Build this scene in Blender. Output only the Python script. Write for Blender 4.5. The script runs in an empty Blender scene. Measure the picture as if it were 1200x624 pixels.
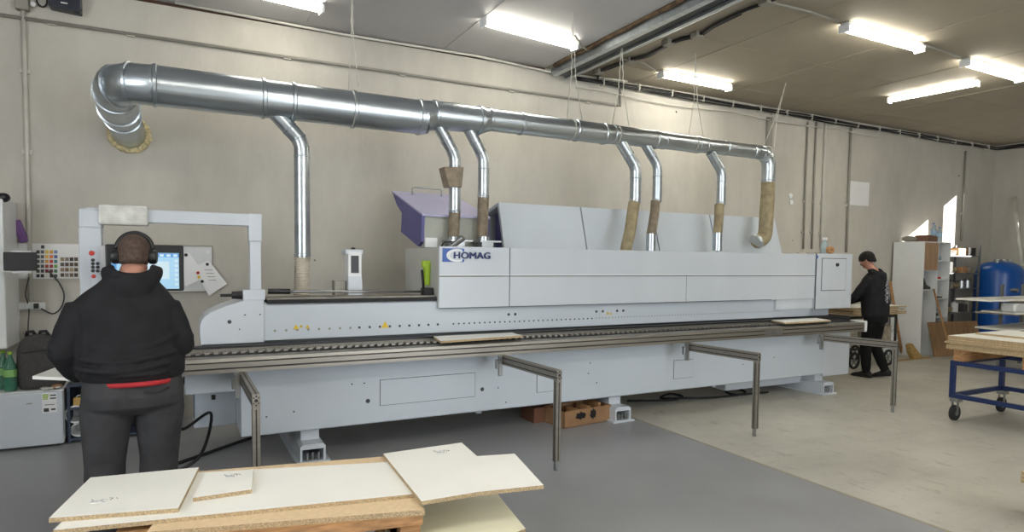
import bpy, bmesh, math, random
from math import sin, cos, pi, radians
from mathutils import Vector, Matrix
random.seed(7)
C = bpy.context.scene.collection
S = bpy.context.scene

# ---------------------------------------------------------------- camera (surveyed from the photograph)
FPX, CYP, H = 742.57, 343.26, 1.6
yaw, pit, rol = [radians(a) for a in (27.45, 2.97, 0.667)]
FW = Vector((sin(yaw)*cos(pit), cos(yaw)*cos(pit), -sin(pit)))
RT = Vector((cos(yaw), -sin(yaw), 0)); UP = RT.cross(FW)
R2 = cos(rol)*RT + sin(rol)*UP; U2 = -sin(rol)*RT + cos(rol)*UP
CAM = Vector((0, 0, H))
cd = bpy.data.cameras.new('camera'); cam = bpy.data.objects.new('camera', cd); C.objects.link(cam)
m = Matrix((R2, U2, -FW)).transposed().to_4x4(); m.translation = CAM
cam.matrix_world = m
cd.sensor_fit = 'HORIZONTAL'; cd.sensor_width = 36; cd.lens = 36*FPX/1200
cd.shift_y = (CYP-312)/1200
cd.clip_start = .05
S.camera = cam
S.view_settings.view_transform = 'Standard'; S.view_settings.look = 'None'
S.view_settings.gamma = 1; S.view_settings.use_curve_mapping = False
S.view_settings.exposure = 0.33

def P(px, py, ax, v):
    """point of the real surface (plane x/y/z = v) seen at a photograph position"""
    d = FW + R2*((px-600)/FPX) - U2*((py-CYP)/FPX)
    i = 'xyz'.index(ax); t = (v-CAM[i])/d[i]
    return CAM + d*t

# ---------------------------------------------------------------- world, sun, added fill lights
LAMP_E = 25.0; FILL_E = 190; SUN_E = 30; FILL2_E = 130
w = bpy.data.worlds.new('sky'); S.world = w; w.use_nodes = True
w.node_tree.nodes['Background'].inputs[0].default_value = (.75, .86, 1, 1)
w.node_tree.nodes['Background'].inputs[1].default_value = 1.0
sd = bpy.data.lights.new('sun', 'SUN'); sd.energy = SUN_E; sd.angle = .01; sd.color = (1, .97, .9)
sun = bpy.data.objects.new('sun', sd); C.objects.link(sun)
sun.rotation_euler = Vector((-1, .8, -.56)).to_track_quat('-Z', 'Y').to_euler()
def area(name, loc, direc, sx, sy, e, col):
    a = bpy.data.lights.new(name, 'AREA'); a.shape = 'RECTANGLE'; a.size = sx; a.size_y = sy; a.energy = e; a.color = col
    o = bpy.data.objects.new(name, a); C.objects.link(o); o.location = loc
    o.rotation_euler = Vector(direc).to_track_quat('-Z', 'Y').to_euler(); return o
area('front_fill_light', (4.5, -4.9, 1.9), (0, 1, 0), 4.2, 3.2, FILL_E, (.93, .97, 1))  # fill light standing in for daylight through an added gate opening
area('left_fill_light', (-3.9, .5, 2.4), (1, 0, 0), 3.0, 1.6, FILL2_E, (.93, .97, 1))  # added fill light that brightens the fridge and left wall

# ---------------------------------------------------------------- materials
def nd(nt, t, **k):
    n = nt.nodes.new(t)
    for a, b in k.items(): setattr(n, a, b)
    return n
def lin(c):
    return tuple(((x/255)/12.92 if x/255 <= .04045 else ((x/255+.055)/1.055)**2.4) for x in c) + (1,)
def mat(name, rgb, rough=.5, metal=0, var=.06, scale=6, bump=0, bscale=40, emit=0, stretch=None, alpha=1, trans=0, rgb2=None, spec=.5, coat=0, det=4):
    m = bpy.data.materials.new(name); m.use_nodes = True; nt = m.node_tree
    b = nt.nodes['Principled BSDF']
    b.inputs['Roughness'].default_value = rough; b.inputs['Metallic'].default_value = metal
    b.inputs['Specular IOR Level'].default_value = spec
    if coat: b.inputs['Coat Weight'].default_value = coat; b.inputs['Coat Roughness'].default_value = .1
    c = lin(rgb)
    c2 = lin(rgb2) if rgb2 else tuple(min(1, x*(1-var*2)) for x in c[:3])+(1,)
    tc = nd(nt, 'ShaderNodeTexCoord'); mp = nd(nt, 'ShaderNodeMapping')
    if stretch: mp.inputs['Scale'].default_value = stretch
    nt.links.new(tc.outputs['Object'], mp.inputs[0])
    nz = nd(nt, 'ShaderNodeTexNoise'); nz.inputs['Scale'].default_value = scale; nz.inputs['Detail'].default_value = det
    nt.links.new(mp.outputs[0], nz.inputs['Vector'])
    cr = nd(nt, 'ShaderNodeValToRGB'); cr.color_ramp.elements[0].position = .35; cr.color_ramp.elements[1].position = .65
    cr.color_ramp.elements[0].color = c2; cr.color_ramp.elements[1].color = c
    nt.links.new(nz.outputs[0], cr.inputs[0]); nt.links.new(cr.outputs[0], b.inputs['Base Color'])
    if bump:
        n2 = nd(nt, 'ShaderNodeTexNoise'); n2.inputs['Scale'].default_value = bscale; n2.inputs['Detail'].default_value = 5
        nt.links.new(mp.outputs[0], n2.inputs['Vector'])
        bp = nd(nt, 'ShaderNodeBump'); bp.inputs['Strength'].default_value = bump; bp.inputs['Distance'].default_value = .01
        nt.links.new(n2.outputs[0], bp.inputs['Height']); nt.links.new(bp.outputs[0], b.inputs['Normal'])
    if emit:
        b.inputs['Emission Color'].default_value = c; b.inputs['Emission Strength'].default_value = emit
    if trans: b.inputs['Transmission Weight'].default_value = trans
    if alpha < 1: b.inputs['Alpha'].default_value = alpha
    return m
M = {}
def plaster():
    m = bpy.data.materials.new('bare_plaster'); m.use_nodes = True; nt = m.node_tree; b = nt.nodes['Principled BSDF']
    b.inputs['Roughness'].default_value = .85
    tc = nd(nt, 'ShaderNodeTexCoord')
    n1 = nd(nt, 'ShaderNodeTexNoise'); n1.inputs['Scale'].default_value = .9; n1.inputs['Detail'].default_value = 8; n1.inputs['Roughness'].default_value = .6
    mp = nd(nt, 'ShaderNodeMapping'); mp.inputs['Scale'].default_value = (1, 1, .45)
    nt.links.new(tc.outputs['Object'], mp.inputs[0]); nt.links.new(mp.outputs[0], n1.inputs['Vector'])
    cr = nd(nt, 'ShaderNodeValToRGB'); e = cr.color_ramp.elements
    e[0].position = .3; e[0].color = lin((178, 174, 165)); e[1].position = .7; e[1].color = lin((199, 195, 185))
    nt.links.new(n1.outputs[0], cr.inputs[0])
    n2 = nd(nt, 'ShaderNodeTexNoise'); n2.inputs['Scale'].default_value = 5; n2.inputs['Detail'].default_value = 9; n2.inputs['Roughness'].default_value = .7
    nt.links.new(mp.outputs[0], n2.inputs['Vector'])
    mx = nd(nt, 'ShaderNodeMix', data_type='RGBA', blend_type='OVERLAY'); mx.inputs[0].default_value = .16
    nt.links.new(cr.outputs[0], mx.inputs[6]); nt.links.new(n2.outputs[0], mx.inputs[7])
    # sparse small holes
    vo = nd(nt, 'ShaderNodeTexVoronoi'); vo.inputs['Scale'].default_value = 1.6
    nt.links.new(tc.outputs['Object'], vo.inputs['Vector'])
    lt = nd(nt, 'ShaderNodeMath', operation='LESS_THAN'); lt.inputs[1].default_value = .03
    nt.links.new(vo.outputs['Distance'], lt.inputs[0])
    m2 = nd(nt, 'ShaderNodeMix', data_type='RGBA'); m2.inputs[7].default_value = lin((70, 62, 52))
    nt.links.new(lt.outputs[0], m2.inputs[0]); nt.links.new(mx.outputs[2], m2.inputs[6])
    nt.links.new(m2.outputs[2], b.inputs['Base Color'])
    bp = nd(nt, 'ShaderNodeBump'); bp.inputs['Strength'].default_value = .25; bp.inputs['Distance'].default_value = .02
    nt.links.new(n2.outputs[0], bp.inputs['Height']); nt.links.new(bp.outputs[0], b.inputs['Normal'])
    return m
M['plaster'] = plaster()
M['ceil_l'] = mat('white_ceiling_panel', (188, 187, 187), .6, var=.03, scale=2)
M['ceil_r'] = mat('beige_ceiling_panel', (160, 151, 134), .75, var=.03, scale=3)
M['floor_l'] = mat('grey_floor_paint', (146, 147, 149), .34, var=.07, scale=1.3, bump=.04, bscale=30, det=8)
def concrete():
    m = mat('bare_concrete', (196, 193, 182), .46, rgb2=(176, 173, 163), scale=1.1, bump=.12, bscale=25, det=12); nt = m.node_tree; b = nt.nodes['Principled BSDF']
    src = b.inputs['Base Color'].links[0].from_socket; tc = [n for n in nt.nodes if n.type == 'TEX_COORD'][0]
    last = src
    for sc, lo, hi, amt, st in ((9, .58, .66, .32, (1, .45, 1)), (26, .6, .68, .3, (1, 1, 1)), (3.2, .5, .75, .22, (.5, 1.3, 1))):
        mp = nd(nt, 'ShaderNodeMapping'); mp.inputs['Scale'].default_value = st; mp.inputs['Rotation'].default_value = (0, 0, sc)
        nz = nd(nt, 'ShaderNodeTexNoise'); nz.inputs['Scale'].default_value = sc; nz.inputs['Detail'].default_value = 6; nz.inputs['Roughness'].default_value = .65
        nt.links.new(tc.outputs['Object'], mp.inputs[0]); nt.links.new(mp.outputs[0], nz.inputs['Vector'])
        mr = nd(nt, 'ShaderNodeMapRange'); mr.inputs['From Min'].default_value = lo; mr.inputs['From Max'].default_value = hi; mr.inputs['To Max'].default_value = amt
        nt.links.new(nz.outputs[0], mr.inputs['Value'])
        mx = nd(nt, 'ShaderNodeMix', data_type='RGBA'); mx.inputs[7].default_value = lin((112, 108, 98))
        nt.links.new(mr.outputs[0], mx.inputs[0]); nt.links.new(last, mx.inputs[6]); last = mx.outputs[2]
    nt.links.new(last, b.inputs['Base Color']); return m
M['floor_r'] = concrete()
M['machine'] = mat('light_grey_enamel', (190, 198, 206), .38, var=.015, scale=2)
M['machine2'] = mat('pale_grey_enamel', (196, 202, 209), .33, var=.02, scale=3, stretch=(1, 1, .3))
M['seam'] = mat('dark_gap', (70, 72, 74), .7)
M['alu'] = mat('anodised_aluminium', (152, 147, 138), .42, .75, var=.08, scale=9, stretch=(.2, 4, 4))
M['alu_dark'] = mat('slot_shadow_metal', (60, 57, 54), .5, .5)
M['black'] = mat('black_plastic', (22, 22, 24), .4)
M['rubber'] = mat('black_rubber', (30, 30, 30), .7)
M['steel'] = mat('brushed_steel', (170, 172, 172), .3, .9, var=.1, scale=8)
def galv():
    m = mat('galvanised_sheet', (192, 200, 206), .28, .94, var=.08, scale=5, stretch=(.5, 3, 3)); return m
M['galv'] = galv()
M['hose'] = mat('tan_hose', (162, 148, 116), .6, var=.15, scale=14, bump=.3, bscale=60)
M['hose_brown'] = mat('brown_hose', (144, 130, 110), .6, var=.15, scale=14, bump=.2)
M['hose_white'] = mat('pale_hose', (196, 186, 170), .6, var=.15, scale=10)
M['foam'] = mat('expanding_foam', (230, 214, 166), .8, var=.2, scale=20, bump=.8, bscale=30)
M['purple'] = mat('purple_enamel', (74, 72, 136), .4, var=.08, scale=5)
M['lilac'] = mat('lilac_sheet', (176, 174, 206), .4, var=.04, scale=2)
M['blue'] = mat('blue_logo_print', (66, 98, 172), .5, var=0)
M['navy'] = mat('navy_lettering', (30, 42, 100), .5, var=0)
M['white'] = mat('white_melamine', (226, 224, 212), .4, var=.015, scale=3)
M['whitep'] = mat('white_plastic', (224, 226, 226), .35, var=.02)
M['board'] = mat('cream_melamine', (244, 243, 236), .42, var=.015, scale=4)
M['chip'] = mat('chipboard_edge', (198, 174, 136), .85, var=.25, scale=160, bump=.4, bscale=120)
M['chip2'] = mat('raw_chipboard', (224, 198, 160), .8, var=.05, scale=40, bump=.06, bscale=90)
M['wood'] = mat('pallet_timber', (186, 140, 94), .75, var=.2, scale=7, stretch=(1, 8, 8), bump=.2)
M['mdf'] = mat('brown_laminate', (156, 122, 86), .5, var=.15, scale=3, stretch=(6, 6, .6))
M['oak'] = mat('oak_laminate', (184, 148, 114), .5, var=.22, scale=3, stretch=(14, 14, .5))
M['card'] = mat('brown_cardboard', (150, 114, 80), .8, var=.1, scale=7)
M['conduit'] = mat('grey_conduit', (150, 146, 136), .5)
M['conduit_w'] = mat('white_conduit', (205, 202, 192), .5)
M['blackfab'] = mat('black_sweatshirt', (31, 31, 34), .85, var=.15, scale=12, bump=.6, bscale=9, spec=.3)
M['greyfab'] = mat('charcoal_jersey', (62, 62, 64), .9, var=.12, scale=10, bump=.3, bscale=11, spec=.25)
M['jet'] = mat('black_jersey', (22, 22, 24), .9, var=.1, scale=10, bump=.3, bscale=14, spec=.25)
M['skin'] = mat('skin', (178, 128, 108), .55, var=.06, scale=25, bump=.03, bscale=120)
M['hair'] = mat('brown_stubble_hair', (84, 66, 56), .8, var=.25, scale=60, bump=.5, bscale=150)
M['hair2'] = mat('black_hair', (20, 18, 17), .9, var=.2, scale=60, bump=.7, bscale=90)
M['red'] = mat('red_cloth', (170, 32, 40), .7)
M['redp'] = mat('red_plastic', (190, 40, 30), .4)
M['green'] = mat('lime_green_plastic', (158, 190, 50), .45)
M['glow'] = mat('lit_tube_diffuser', (255, 250, 236), .5, emit=LAMP_E, var=0)
M['trblue'] = mat('blue_enamel', (24, 44, 90), .4, var=.06)
M['tank'] = mat('blue_tank_enamel', (22, 84, 164), .3, var=.05, scale=3)
M['shelfm'] = mat('grey_steel_shelf', (120, 122, 124), .5, .4)
M['paper'] = mat('white_paper', (228, 228, 228), .7, var=.01)
M['wboard'] = mat('magnetic_board', (206, 208, 208), .35, var=.02)
M['pack'] = mat('grey_rucksack_fabric', (70, 68, 66), .85, var=.12, scale=40, bump=.2, bscale=200)
M['bottleg'] = mat('green_bottle', (60, 128, 100), .15, alpha=.75)
M['bottlec'] = mat('clear_bottle', (178, 200, 206), .12, alpha=.6)
M['yellow'] = mat('yellow_sticker', (222, 190, 50), .6, var=0)
M['tape'] = mat('clear_plastic_wrap', (214, 214, 208), .2, var=.12, scale=14, bump=.8, bscale=18)
M['straw'] = mat('straw_bristle', (190, 156, 96), .8, var=.2, scale=30)
M['sand'] = mat('dusty_wood', (170, 160, 140), .8, var=.2, scale=12)
M['screen'] = mat('screen_backlight', (160, 200, 226), .3, emit=.22, var=0)
M['screen2'] = mat('screen_blue', (90, 150, 205), .3, emit=.25, var=0)
M['screen3'] = mat('screen_white', (206, 226, 238), .3, emit=.12, var=0)
M['purplep'] = mat('violet_plastic', (116, 78, 140), .5)
M['shoe'] = mat('black_shoe', (26, 26, 28), .7)
M['glass'] = mat('window_glass', (220, 232, 240), .05, alpha=.15)

# ---------------------------------------------------------------- mesh helpers
class MB:
    def __init__(s): s.bm = bmesh.new(); s.mi = 0
    def _f(s, vs):
        try:
            f = s.bm.faces.new(vs); f.material_index = s.mi; return f
        except ValueError: return None
    def box(s, a, b, rot=None, bev=0):
        a = Vector(a); b = Vector(b); c = (a+b)/2; h = (b-a)/2
        co = [Vector((x*h.x, y*h.y, z*h.z)) for x in (-1, 1) for y in (-1, 1) for z in (-1, 1)]
        if rot is not None: co = [rot @ v for v in co]
        vs = [s.bm.verts.new(c+v) for v in co]
        fs = [s._f([vs[i] for i in q]) for q in ((0, 1, 3, 2), (4, 6, 7, 5), (0, 4, 5, 1), (2, 3, 7, 6), (0, 2, 6, 4), (1, 5, 7, 3))]
        if bev:
            es = list({e for f in fs for e in f.edges})
            r = bmesh.ops.bevel(s.bm, geom=es, offset=bev, segments=2, affect='EDGES', profile=.5)
            for f in r['faces']: f.material_index = s.mi
        return s
    def prism(s, pts, d, bev=0):
        """pts polygon (3-D, planar) extruded by vector d"""
        d = Vector(d); pts = [Vector(p) for p in pts]
        a = [s.bm.verts.new(p) for p in pts]; b = [s.bm.verts.new(p+d) for p in pts]; n = len(pts)
        fs = [s._f(a[::-1]), s._f(b)]
        for i in range(n): fs.append(s._f([a[i], a[(i+1) % n], b[(i+1) % n], b[i]]))
        if bev:
            es = list({e for f in fs if f for e in f.edges})
            r = bmesh.ops.bevel(s.bm, geom=es, offset=bev, segments=2, affect='EDGES', profile=.5)
            for f in r['faces']: f.material_index = s.mi
        return s
    def quad(s, pts): s._f([s.bm.verts.new(Vector(p)) for p in pts]); return s
    def loft(s, rings, caps=True):
        R = [[s.bm.verts.new(p) for p in r] for r in rings]; n = len(R[0])
        for k in range(len(R)-1):
            for i in range(n): s._f([R[k][i], R[k][(i+1) % n], R[k+1][(i+1) % n], R[k+1][i]])
        if caps: s._f(R[0][::-1]); s._f(R[-1])
        return s
    def tube(s, path, r, n=12, caps=True, squash=1, ref=None, round_ends=False):
        path = [Vector(p) for p in path]; rs = r if isinstance(r, (list, tuple)) else [r]*len(path)
        rs = list(rs)
        if round_ends:
            p0, p1 = path[0], path[-1]; d0 = (path[0]-path[1]).normalized(); d1 = (path[-1]-path[-2]).normalized()
            pre = [(p0+d0*rs[0]*sin(a), rs[0]*cos(a)) for a in (1.45, 1.0, .5)]
            post = [(p1+d1*rs[-1]*sin(a), rs[-1]*cos(a)) for a in (.5, 1.0, 1.45)]
            path = [p for p, _ in pre]+path+[p for p, _ in post]; rs = [q for _, q in pre]+rs+[q for _, q in post]
        up = Vector(ref) if ref else None; rings = []; N = len(path)
        for i in range(N):
            t = (path[min(i+1, N-1)]-path[max(i-1, 0)]).normalized()
            if up is None: up = Vector((0, 0, 1)) if abs(t.z) < .9 else Vector((1, 0, 0))
            u = (up - t*up.dot(t))
            if u.length < 1e-5: u = t.orthogonal()
            u.normalize(); v = t.cross(u); up = u if not ref else Vector(ref)
            rings.append([path[i]+(u*cos(2*pi*k/n)*squash+v*sin(2*pi*k/n))*rs[i] for k in range(n)])
        return s.loft(rings, caps)
    def lathe(s, c, prof, n=24, ax='z'):
        c = Vector(c); A = {'z': (Vector((1, 0, 0)), Vector((0, 1, 0)), Vector((0, 0, 1))), 'x': (Vector((0, 1, 0)), Vector((0, 0, 1)), Vector((1, 0, 0))), 'y': (Vector((0, 0, 1)), Vector((1, 0, 0)), Vector((0, 1, 0)))}[ax]
        return s.loft([[c+A[2]*h+(A[0]*cos(2*pi*k/n)+A[1]*sin(2*pi*k/n))*max(r, .0005) for k in range(n)] for r, h in prof])
    def ell(s, c, rx, ry, rz, n=20, mrings=12, rot=None, e=1.0):
        c = Vector(c); rings = []
        for j in range(1, mrings):
            a = -pi/2+pi*j/mrings
            ring = []
            for k in range(n):
                t = 2*pi*k/n
                v = Vector((rx*cos(a)*cos(t), ry*cos(a)*sin(t), rz*sin(a)))
                if rot is not None: v = rot @ v
                ring.append(c+v)
            rings.append(ring)
        return s.loft(rings)
    def done(s, name, mats, parent=None, smooth=False, autos=False):
        bm = s.bm; bmesh.ops.recalc_face_normals(bm, faces=bm.faces)
        off = Vector((0, 0, 0))
        if parent is not None:
            off = ROOT.get(parent.name, Vector((0, 0, 0)))
        else:
            xs = [v.co for v in bm.verts]
            lo = Vector([min(v[i] for v in xs) for i in range(3)]); hi = Vector([max(v[i] for v in xs) for i in range(3)])
            off = Vector(((lo.x+hi.x)/2, (lo.y+hi.y)/2, lo.z))
        for v in bm.verts: v.co -= off
        me = bpy.data.meshes.new(name)
        for f in bm.faces: f.smooth = smooth
        bm.to_mesh(me); bm.free()
        if smooth and autos: me.set_sharp_from_angle(angle=radians(40))
        for m_ in (mats if isinstance(mats, (list, tuple)) else [mats]): me.materials.append(M[m_] if isinstance(m_, str) else m_)
        o = bpy.data.objects.new(name, me); C.objects.link(o)
        if parent is not None: o.parent = parent; ROOT[o.name] = off
        else: o.location = off; ROOT[o.name] = off
        return o
ROOT = {}
def tag(o, label=None, cat=None, group=None, kind=None):
    if label: o['label'] = label
    if cat: o['category'] = cat
    if group: o['group'] = group
    if kind: o['kind'] = kind
    return o
def thing(name, label, cat, loc=(0, 0, 0), group=None, rz=0):
    o = bpy.data.objects.new(name, None); C.objects.link(o); o.location = loc; o.rotation_euler = (0, 0, rz)
    o.empty_display_size = .1
    ROOT[o.name] = Vector(loc) if rz == 0 else Vector((0, 0, 0))
    return tag(o, label, cat, group)
def local(o): ROOT[o.name] = Vector((0, 0, 0)); return o
def struct(o): o['kind'] = 'structure'; return o
def copy_tree(o, parent=None):
    c = o.copy(); C.objects.link(c)
    if parent is not None: c.parent = parent
    for ch in [x for x in o.children]: copy_tree(ch, c)
    return c
def arc(c, u, v, r, a0, a1, n): 
    c = Vector(c); u = Vector(u); v = Vector(v)
    return [c+(u*cos(a0+(a1-a0)*i/n)+v*sin(a0+(a1-a0)*i/n))*r for i in range(n+1)]
def catmull(pts, n=6):
    pts = [Vector(p) for p in pts]; q = [pts[0]*2-pts[1]]+pts+[pts[-1]*2-pts[-2]]; out = []
    for i in range(1, len(q)-2):
        for k in range(n):
            t = k/n; a, b, c, d = q[i-1:i+3]
            out.append(.5*((2*b)+(c-a)*t+(2*a-5*b+4*c-d)*t*t+(-a+3*b-3*c+d)*t**3))
    out.append(pts[-1]); return out

# ================================================================ SETTING
WY, CZ, RX, LX, FY = 7.0, 4.01, 14.6, -4.0, -5.0
SX = 4.06
struct(MB().box((LX, FY, -.1), (SX, WY, 0)).done('floor', 'floor_l'))
struct(MB().box((SX, FY, -.1), (RX, WY, 0)).done('floor', 'floor_r'))
struct(MB().box((SX-.012, FY, 0), (SX+.012, WY, .0015)).done('trim_1', 'ceil_r'))
struct(MB().box((LX, FY, CZ), (SX, WY, CZ+.1)).done('ceiling', 'ceil_l'))
struct(MB().box((SX, FY, CZ), (RX, WY, CZ+.1)).done('ceiling', 'ceil_r'))
struct(MB().box((LX, WY, 0), (RX+.2, WY+.2, CZ+.1)).done('wall_back', 'plaster'))
# right wall with two high window openings (daylight patches come through them)
def wall_x(x0, x1, holes, name):   # holes: (y0,y1,z0,z1), sorted by y, same z
    b = MB(); y = FY
    z0, z1 = holes[0][2], holes[0][3]
    b.box((x0, FY, 0), (x1, WY, z0)); b.box((x0, FY, z1), (x1, WY, CZ+.1))
    for h in holes: b.box((x0, y, z0), (x1, h[0], z1)); y = h[1]
    b.box((x0, y, z0), (x1, WY, z1)); return struct(b.done(name, 'plaster'))
wall_x(RX, RX+.2, [(4.35, 5.24, 2.7, 3.78), (5.48, 5.96, 2.7, 3.78)], 'wall_right')
wall_x(LX-.2, LX, [(-1.0, 2.0, 1.6, 3.2)], 'wall_left')  # unseen left opening, added to go with its fill light
b = MB(); b.box((LX, FY-.2, 0), (2.4, FY, CZ+.1)); b.box((6.6, FY-.2, 0), (RX, FY, CZ+.1)); b.box((2.4, FY-.2, 3.5), (6.6, FY, CZ+.1))  # gap between the pieces is an added gate opening, never in view
struct(b.done('wall_front', 'plaster'))
for i, (y0, y1) in enumerate(((4.35, 5.24), (5.48, 5.96))):
    b = MB(); t = .03
    b.box((RX+.08, y0, 2.7), (RX+.12, y0+t, 3.78)); b.box((RX+.08, y1-t, 2.7), (RX+.12, y1, 3.78))
    b.box((RX+.08, y0+t, 2.7), (RX+.12, y1-t, 2.7+t)); b.box((RX+.08, y0+t, 3.78-t), (RX+.12, y1-t, 3.78))
    struct(b.done('window_%d' % (i+1), 'whitep'))
struct(MB().box((LX-.12, -1, 1.6), (LX-.08, 2, 1.66)).box((LX-.12, -1, 3.14), (LX-.08, 2, 3.2)).box((LX-.12, .47, 1.66), (LX-.08, .53, 3.14)).done('window_3', 'whitep'))  # frame of the unseen window added around the left fill light
# jambs of the unseen gate opening, added to hold the front fill light
struct(MB().box((2.4, FY-.15, 0), (2.48, FY-.05, 3.5)).box((6.52, FY-.15, 0), (6.6, FY-.05, 3.5)).done('added_gate_frame', 'whitep'))
# ceiling joint battens
n = 0
for x in (.15, 1.19, 2.72):
    struct(MB().box((x-.035, FY, CZ-.008), (x+.035, WY, CZ)).done('trim_%d' % (n+2), 'ceil_l')); n += 1
for x in (5.45, 6.9, 8.4, 9.9, 11.4, 12.9):
    struct(MB().box((x-.01, FY, CZ-.004), (x+.01, WY, CZ)).done('trim_%d' % (n+2), 'ceil_r')); n += 1
for y in (5.25, 6.45):
    struct(MB().box((SX+.3, y-.01, CZ-.003), (RX, y+.01, CZ)).done('trim_%d' % (n+2), 'ceil_r')); n += 1
# dark crack under the ceiling at the left of the back wall
struct(MB().box((-.4, WY-.012, CZ-.03), (SX, WY, CZ-.004)).done('trim_%d' % (n+2), mat('rusty_gap', (74, 52, 40), .9))); n += 1

# ceiling rail at the joint
t = thing('ceiling_door_track', 'long metal track with a dark slot and foam strip crossing the ceiling', 'track', (4.15, 3, CZ-.13))
MB().box((4.11, -2, CZ-.11), (4.185, 6.92, CZ)).box((4.305, -2, CZ-.13), (4.33, 6.92, CZ)).box((4.11, -2, CZ-.03), (4.33, 6.92, CZ-.005)).done('channel', 'galv', t)
MB().box((4.19, -2, CZ-.1), (4.30, 6.9, CZ-.035)).done('slot', 'black', t)
MB().tube([(4.38, -2, CZ-.09), (4.38, 6.93, CZ-.09)], .026).done('pipe', 'galv', t, True)
MB().tube([(4.085, y, CZ-.015+.006*sin(y*9)) for y in [-2+i*.2 for i in range(45)]], .026, 8, squash=.8).done('foam_strip', mat('aged_foam', (112, 90, 64), .9, var=.3, scale=10, bump=.6), t, True)

# ---------------------------------------------------------------- lamps
def lamp(a, b, label, cable=True):
    a = Vector(a); b = Vector(b); L = (b-a).length; c = (a+b)/2; ang = math.atan2((b-a).y, (b-a).x)
    t = thing('ceiling_lamp', label, 'lamp', (c.x, c.y, CZ-.1), 'twin tube ceiling lamps', ang)
    local(t)
    MB().box((-L/2, -.05, .065), (L/2, .05, .099), bev=.006).done('housing', 'whitep', t)
    g = MB(); g.loft([[Vector((x, .062*cos(k*pi*2/14)*s_, .045+.026*sin(k*pi*2/14)*s_)) for k in range(14)] for x, s_ in ((-L/2+.01, .8), (-L/2+.03, 1), (L/2-.03, 1), (L/2-.01, .8))])
    g.done('diffuser', 'glow', t, True, True)
    for sgn in (-1, 1): MB().box((sgn*(L/2)-.012, -.058, .0), (sgn*(L/2)+.012, .058, .08), bev=.004).done('end_cap', 'whitep', t)
    return t
Z = CZ
lamp((2.68, 5.84, Z), (3.86, 6.0, Z), 'lit ceiling lamp on the grey left ceiling beside the door track')
lamp((5.38, 6.36, Z), (6.58, 6.38, Z), 'lit ceiling lamp nearest the back wall on the beige ceiling')
lamp((5.9, 4.22, Z), (7.18, 4.22, Z), 'lit ceiling lamp on the cable line, nearer of the two in line')
lamp((8.12, 4.25, Z), (9.4, 4.27, Z), 'lit ceiling lamp at the right edge of the photograph')
lamp((9.05, 5.72, Z), (9.17, 4.64, Z), 'lit ceiling lamp turned crosswise to the others')
lamp((.45, 6.2, Z), (1.2, 6.3, Z), 'lit ceiling lamp at the top edge, mostly out of view')
for i, (x, y) in enumerate(((-2.2, .4), (-.4, .4), (1.4, .4), (3.0, .4), (5.0, .4), (7.6, .4), (10.6, .4), (0, -2.4), (3.0, -2.4), (8, -2.4), (1.0, 2.3))):  # unseen lamps; rear row and pallet lamp are added for brightness
    o = lamp((x-.62, y, Z), (x+.62, y, Z), 'ceiling lamp out of frame, ' + ['leftmost in the row above the camera', 'second from left in the row above the camera', 'just right of the camera in the row above it', 'last on the left ceiling in the row above the camera', 'first past the joint in the row above the camera', 'second past the joint in the row above the camera', 'farthest right in the row above the camera', 'leftmost in the added row near the front wall', 'middle one in the added row near the front wall', 'rightmost in the added row near the front wall', 'added to brighten the foreground pallet'][i])

# ---------------------------------------------------------------- conduits, pipes and cables
def pipe(pts, r, m, label, name='conduit_pipe', cat='pipe', group=None, clips=None):
    o = tag(MB().tube(pts, r, 10).done(name, m, None, True), label, cat, group)
    return o
def pipe_clips(root, pts, r):
    for p in pts:
        p = Vector(p); MB().box(p-Vector((r*1.7, .0, r*.8)), p+Vector((r*1.7, r*1.4, r*.8))).done('clip', 'conduit_w', root)
def wy(px, py, d=.025): return P(px, py, 'y', WY-d)
a0, a1 = wy(-30, 13), wy(727, 124)
t = thing('horizontal_conduit', 'long grey conduit running along the back wall above the duct', 'pipe', (0, 6.97, 3.7))
MB().tube([a0, a1+Vector((-.05, 0, 0)), a1, a1+Vector((0, 0, .05)), wy(727, 92)], .016, 10).done('tube', 'conduit', t, True)
pipe_clips(t, [wy(x, 18+(x)*(106/720), .03) for x in (60, 153, 337, 472, 600, 690)], .02)
def vpipe(pt, pb, r, m, label, clipz=()):
    a = wy(*pt); bq = wy(*pb); bq.x = (a.x+bq.x)/2; a.x = bq.x
    t = thing('vertical_conduit', label, 'pipe', (a.x, a.y, bq.z))
    MB().tube([bq, a], r, 10).done('tube', m, t, True)
    if clipz: pipe_clips(t, [(a.x, a.y, z) for z in clipz], r*1.3)
    return a, bq
vpipe((25.5, 2), (38, 360), .017, 'conduit_w', 'white vertical conduit down the wall at the far left', (3.2, 2.5))
vpipe((944, 143), (944, 292), .016, 'conduit', 'left pipe of the close grey pair right of the duct end', (2.1, 2.6))
vpipe((954, 143), (954, 292), .016, 'conduit', 'right pipe of the close grey pair right of the duct end', (2.1, 2.6))
vpipe((966.5, 143), (963, 292), .02, 'conduit_w', 'thick pale pipe beside the close grey pair of pipes', (2.1, 2.6))
vpipe((997, 150), (992, 296), .022, 'conduit', 'thick grey pipe touching the left edge of the blank wall sheet', (2.6,))
vpipe((1131.5, 177), (1127, 283), .017, 'conduit', 'thin pipe on the wall above the steel shelving', (2.6,))
vpipe((901, 138), (901, 182), .05, 'conduit', 'wide grey pipe rising behind the end of the duct')
# white pipe under the ceiling
pipe([P(205, 3, 'y', 6.95), P(400, 40, 'y', 6.95), P(560, 66, 'y', 6.95), P(652, 86, 'y', 6.95), P(735, 95, 'y', 6.95)], .014, 'conduit_w', 'thin white pipe along the top of the wall left of the track', 'ceiling_edge_pipe')
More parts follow.
